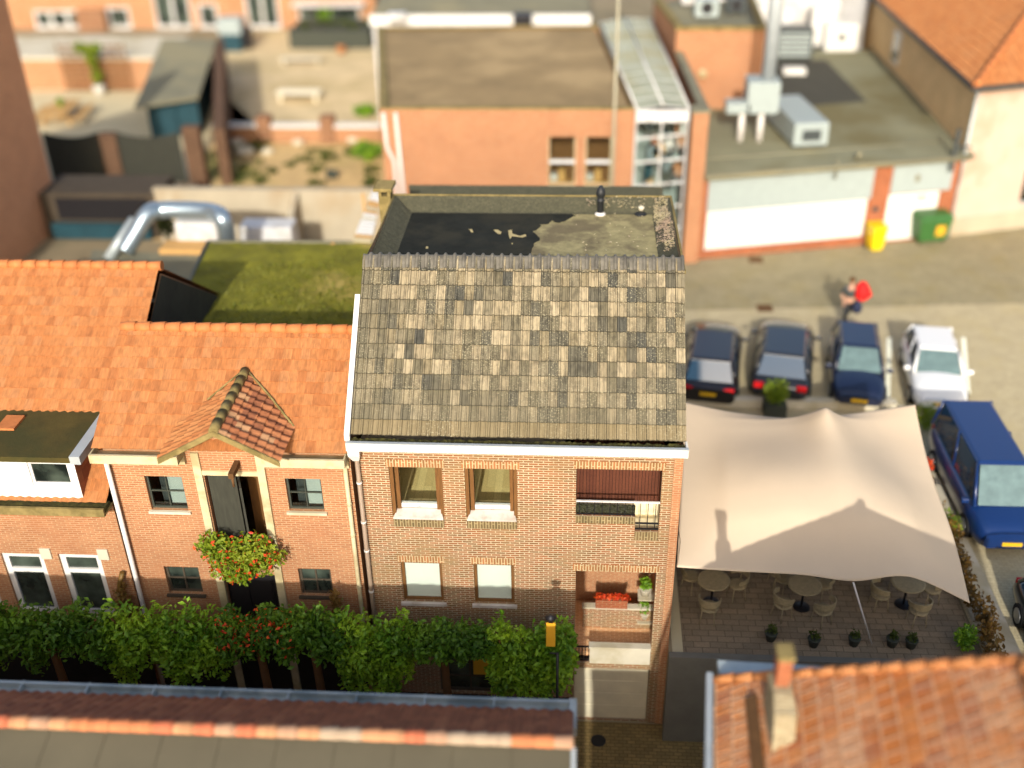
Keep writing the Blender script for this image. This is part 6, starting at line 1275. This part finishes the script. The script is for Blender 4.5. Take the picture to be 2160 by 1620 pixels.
R1 = [(.15, .11), (.14, .10), (.17, .11), .06, .055, .085, .07]; Ed = [(i, i+1) for i in range(6)]
def limb(start, pts, rr):
    k = start
    for p, r_ in zip(pts, rr): V.append(p); R1.append(r_); Ed.append((k, len(V)-1)); k = len(V)-1
    return k
limb(0, [(-.1, 0, .85), (-.11, -.14, .5), (-.11, -.02, .09), (-.11, -.16, .035)], [.09, .06, .04, .035]); limb(0, [(.1, 0, .85), (.11, .10, .5), (.11, .32, .14), (.11, .22, .04)], [.09, .06, .04, .035])
for s_1 in (-1, 1):
    k = limb(2, [(s_1*.2, 0, 1.42), (s_1*.27, .04 if s_1 < 0 else -.02, 1.15), (s_1*.26, -.12 if s_1 < 0 else -.2, .98 if s_1 < 0 else 1.1), (s_1*.25, -.16 if s_1 < 0 else -.26, .90 if s_1 < 0 else 1.12)], [.06, .045, .032, .03])
    b = Vector(V[k])
    for j, (dx_, ln_) in enumerate(((-.03, .075), (-.01, .085), (.01, .08), (.03, .065))): limb(k, [tuple(b+Vector((dx_, -.03, -.05))), tuple(b+Vector((dx_, -.02, -.05-ln_*.6)))], [.011, .009])
    limb(k, [tuple(b+Vector((-s_1*.04, -.03, -.02))), tuple(b+Vector((-s_1*.05, -.05, -.05)))], [.012, .01])
skin('body', V, Ed, R1, 'skin', pe)
skin('trousers', [(0, 0, 1.0), (-.1, 0, .85), (-.11, -.14, .5), (-.11, -.03, .12), (.1, 0, .85), (.11, .1, .5), (.11, .31, .17)], [(0, 1), (1, 2), (2, 3), (0, 4), (4, 5), (5, 6)], [(.165, .125), .108, .08, .06, .108, .08, .06], 'black_plastic', pe)
skin('shirt', [(0, 0, 1.0), (0, 0, 1.18), (0, 0, 1.4), (0, 0, 1.49), (-.21, 0, 1.42), (-.275, .04, 1.16), (.21, 0, 1.42), (.275, -.02, 1.16)], [(0, 1), (1, 2), (2, 3), (2, 4), (4, 5), (2, 6), (6, 7)], [(.175, .13), (.165, .12), (.19, .13), .07, .08, .06, .08, .06], 'acdark', pe)
q = MB(); q.lathe((0, -.005, 1.64), [(.06, -.02), (.092, .02), (.1, .08), (.085, .14), (.03, .165)], 14); lp(pe, q, 'hair', 'bark')
q = MB(); q.rod((0, -.12, 1.66), (0, -.14, 1.655), .014, .008, 6); ob = lp(pe, q, 'nose', 'skin')
for x in (-.035, .035): q = MB(); q.rod((x, -.108, 1.69), (x, -.114, 1.69), .011, n=8); lp(pe, q, 'eye', 'black_metal')
for x in (-.11, .11): q = MB(); q.rod((x-.012, -.4 if x < 0 else -.0, .03), (x, -.12 if x < 0 else .3, .05), .045, n=8); lp(pe, q, 'shoe', 'black_metal', 0)
M['redcloth'] = plain('red_cloth', (240, 30, 28), .85, .8, .1, 4); M['navycloth'] = plain('navy_cloth', (40, 48, 74), .8, .8, .1, 4)
p0 = Vector(pe.location)
q = MB(); q.tube([(.3, -.15, 1.78), (.34, -.16, 1.66), (.36, -.16, 1.5), (.4, -.15, 1.28), (.42, -.14, 1.12), (.44, -.14, 1.06)], [.1, .2, .24, .29, .22, .12], 14); q.v = [(x*(1+.1*math.sin(z*23+y*9)), y+.03*math.sin(x*31+z*17), z+.02*math.sin(x*40)) for x, y, z in q.v]; ob = q.build('red_jacket', 'redcloth'); o1 = Vector(ob.location); ob.rotation_euler = (0, 0, rad(10)); ob.location = p0+Matrix.Rotation(rad(10), 3, 'Z') @ o1
tag(ob, 'bright red jacket carried by the walking person', 'jacket')
q = MB(); q.tube([(.3, -.05, .98), (.33, -.05, .82), (.33, -.04, .6), (.32, -.03, .5)], [.08, .17, .19, .12], 10); q.tube([(.25, -.05, 1.42), (.34, -.08, 1.2), (.31, -.05, .97)], .012, 5); ob = q.build('shoulder_bag', 'navycloth'); o1 = Vector(ob.location); ob.rotation_euler = (0, 0, rad(10)); ob.location = p0+Matrix.Rotation(rad(10), 3, 'Z') @ o1
tag(ob, 'navy shoulder bag hanging at the walking person\'s hip', 'bag')
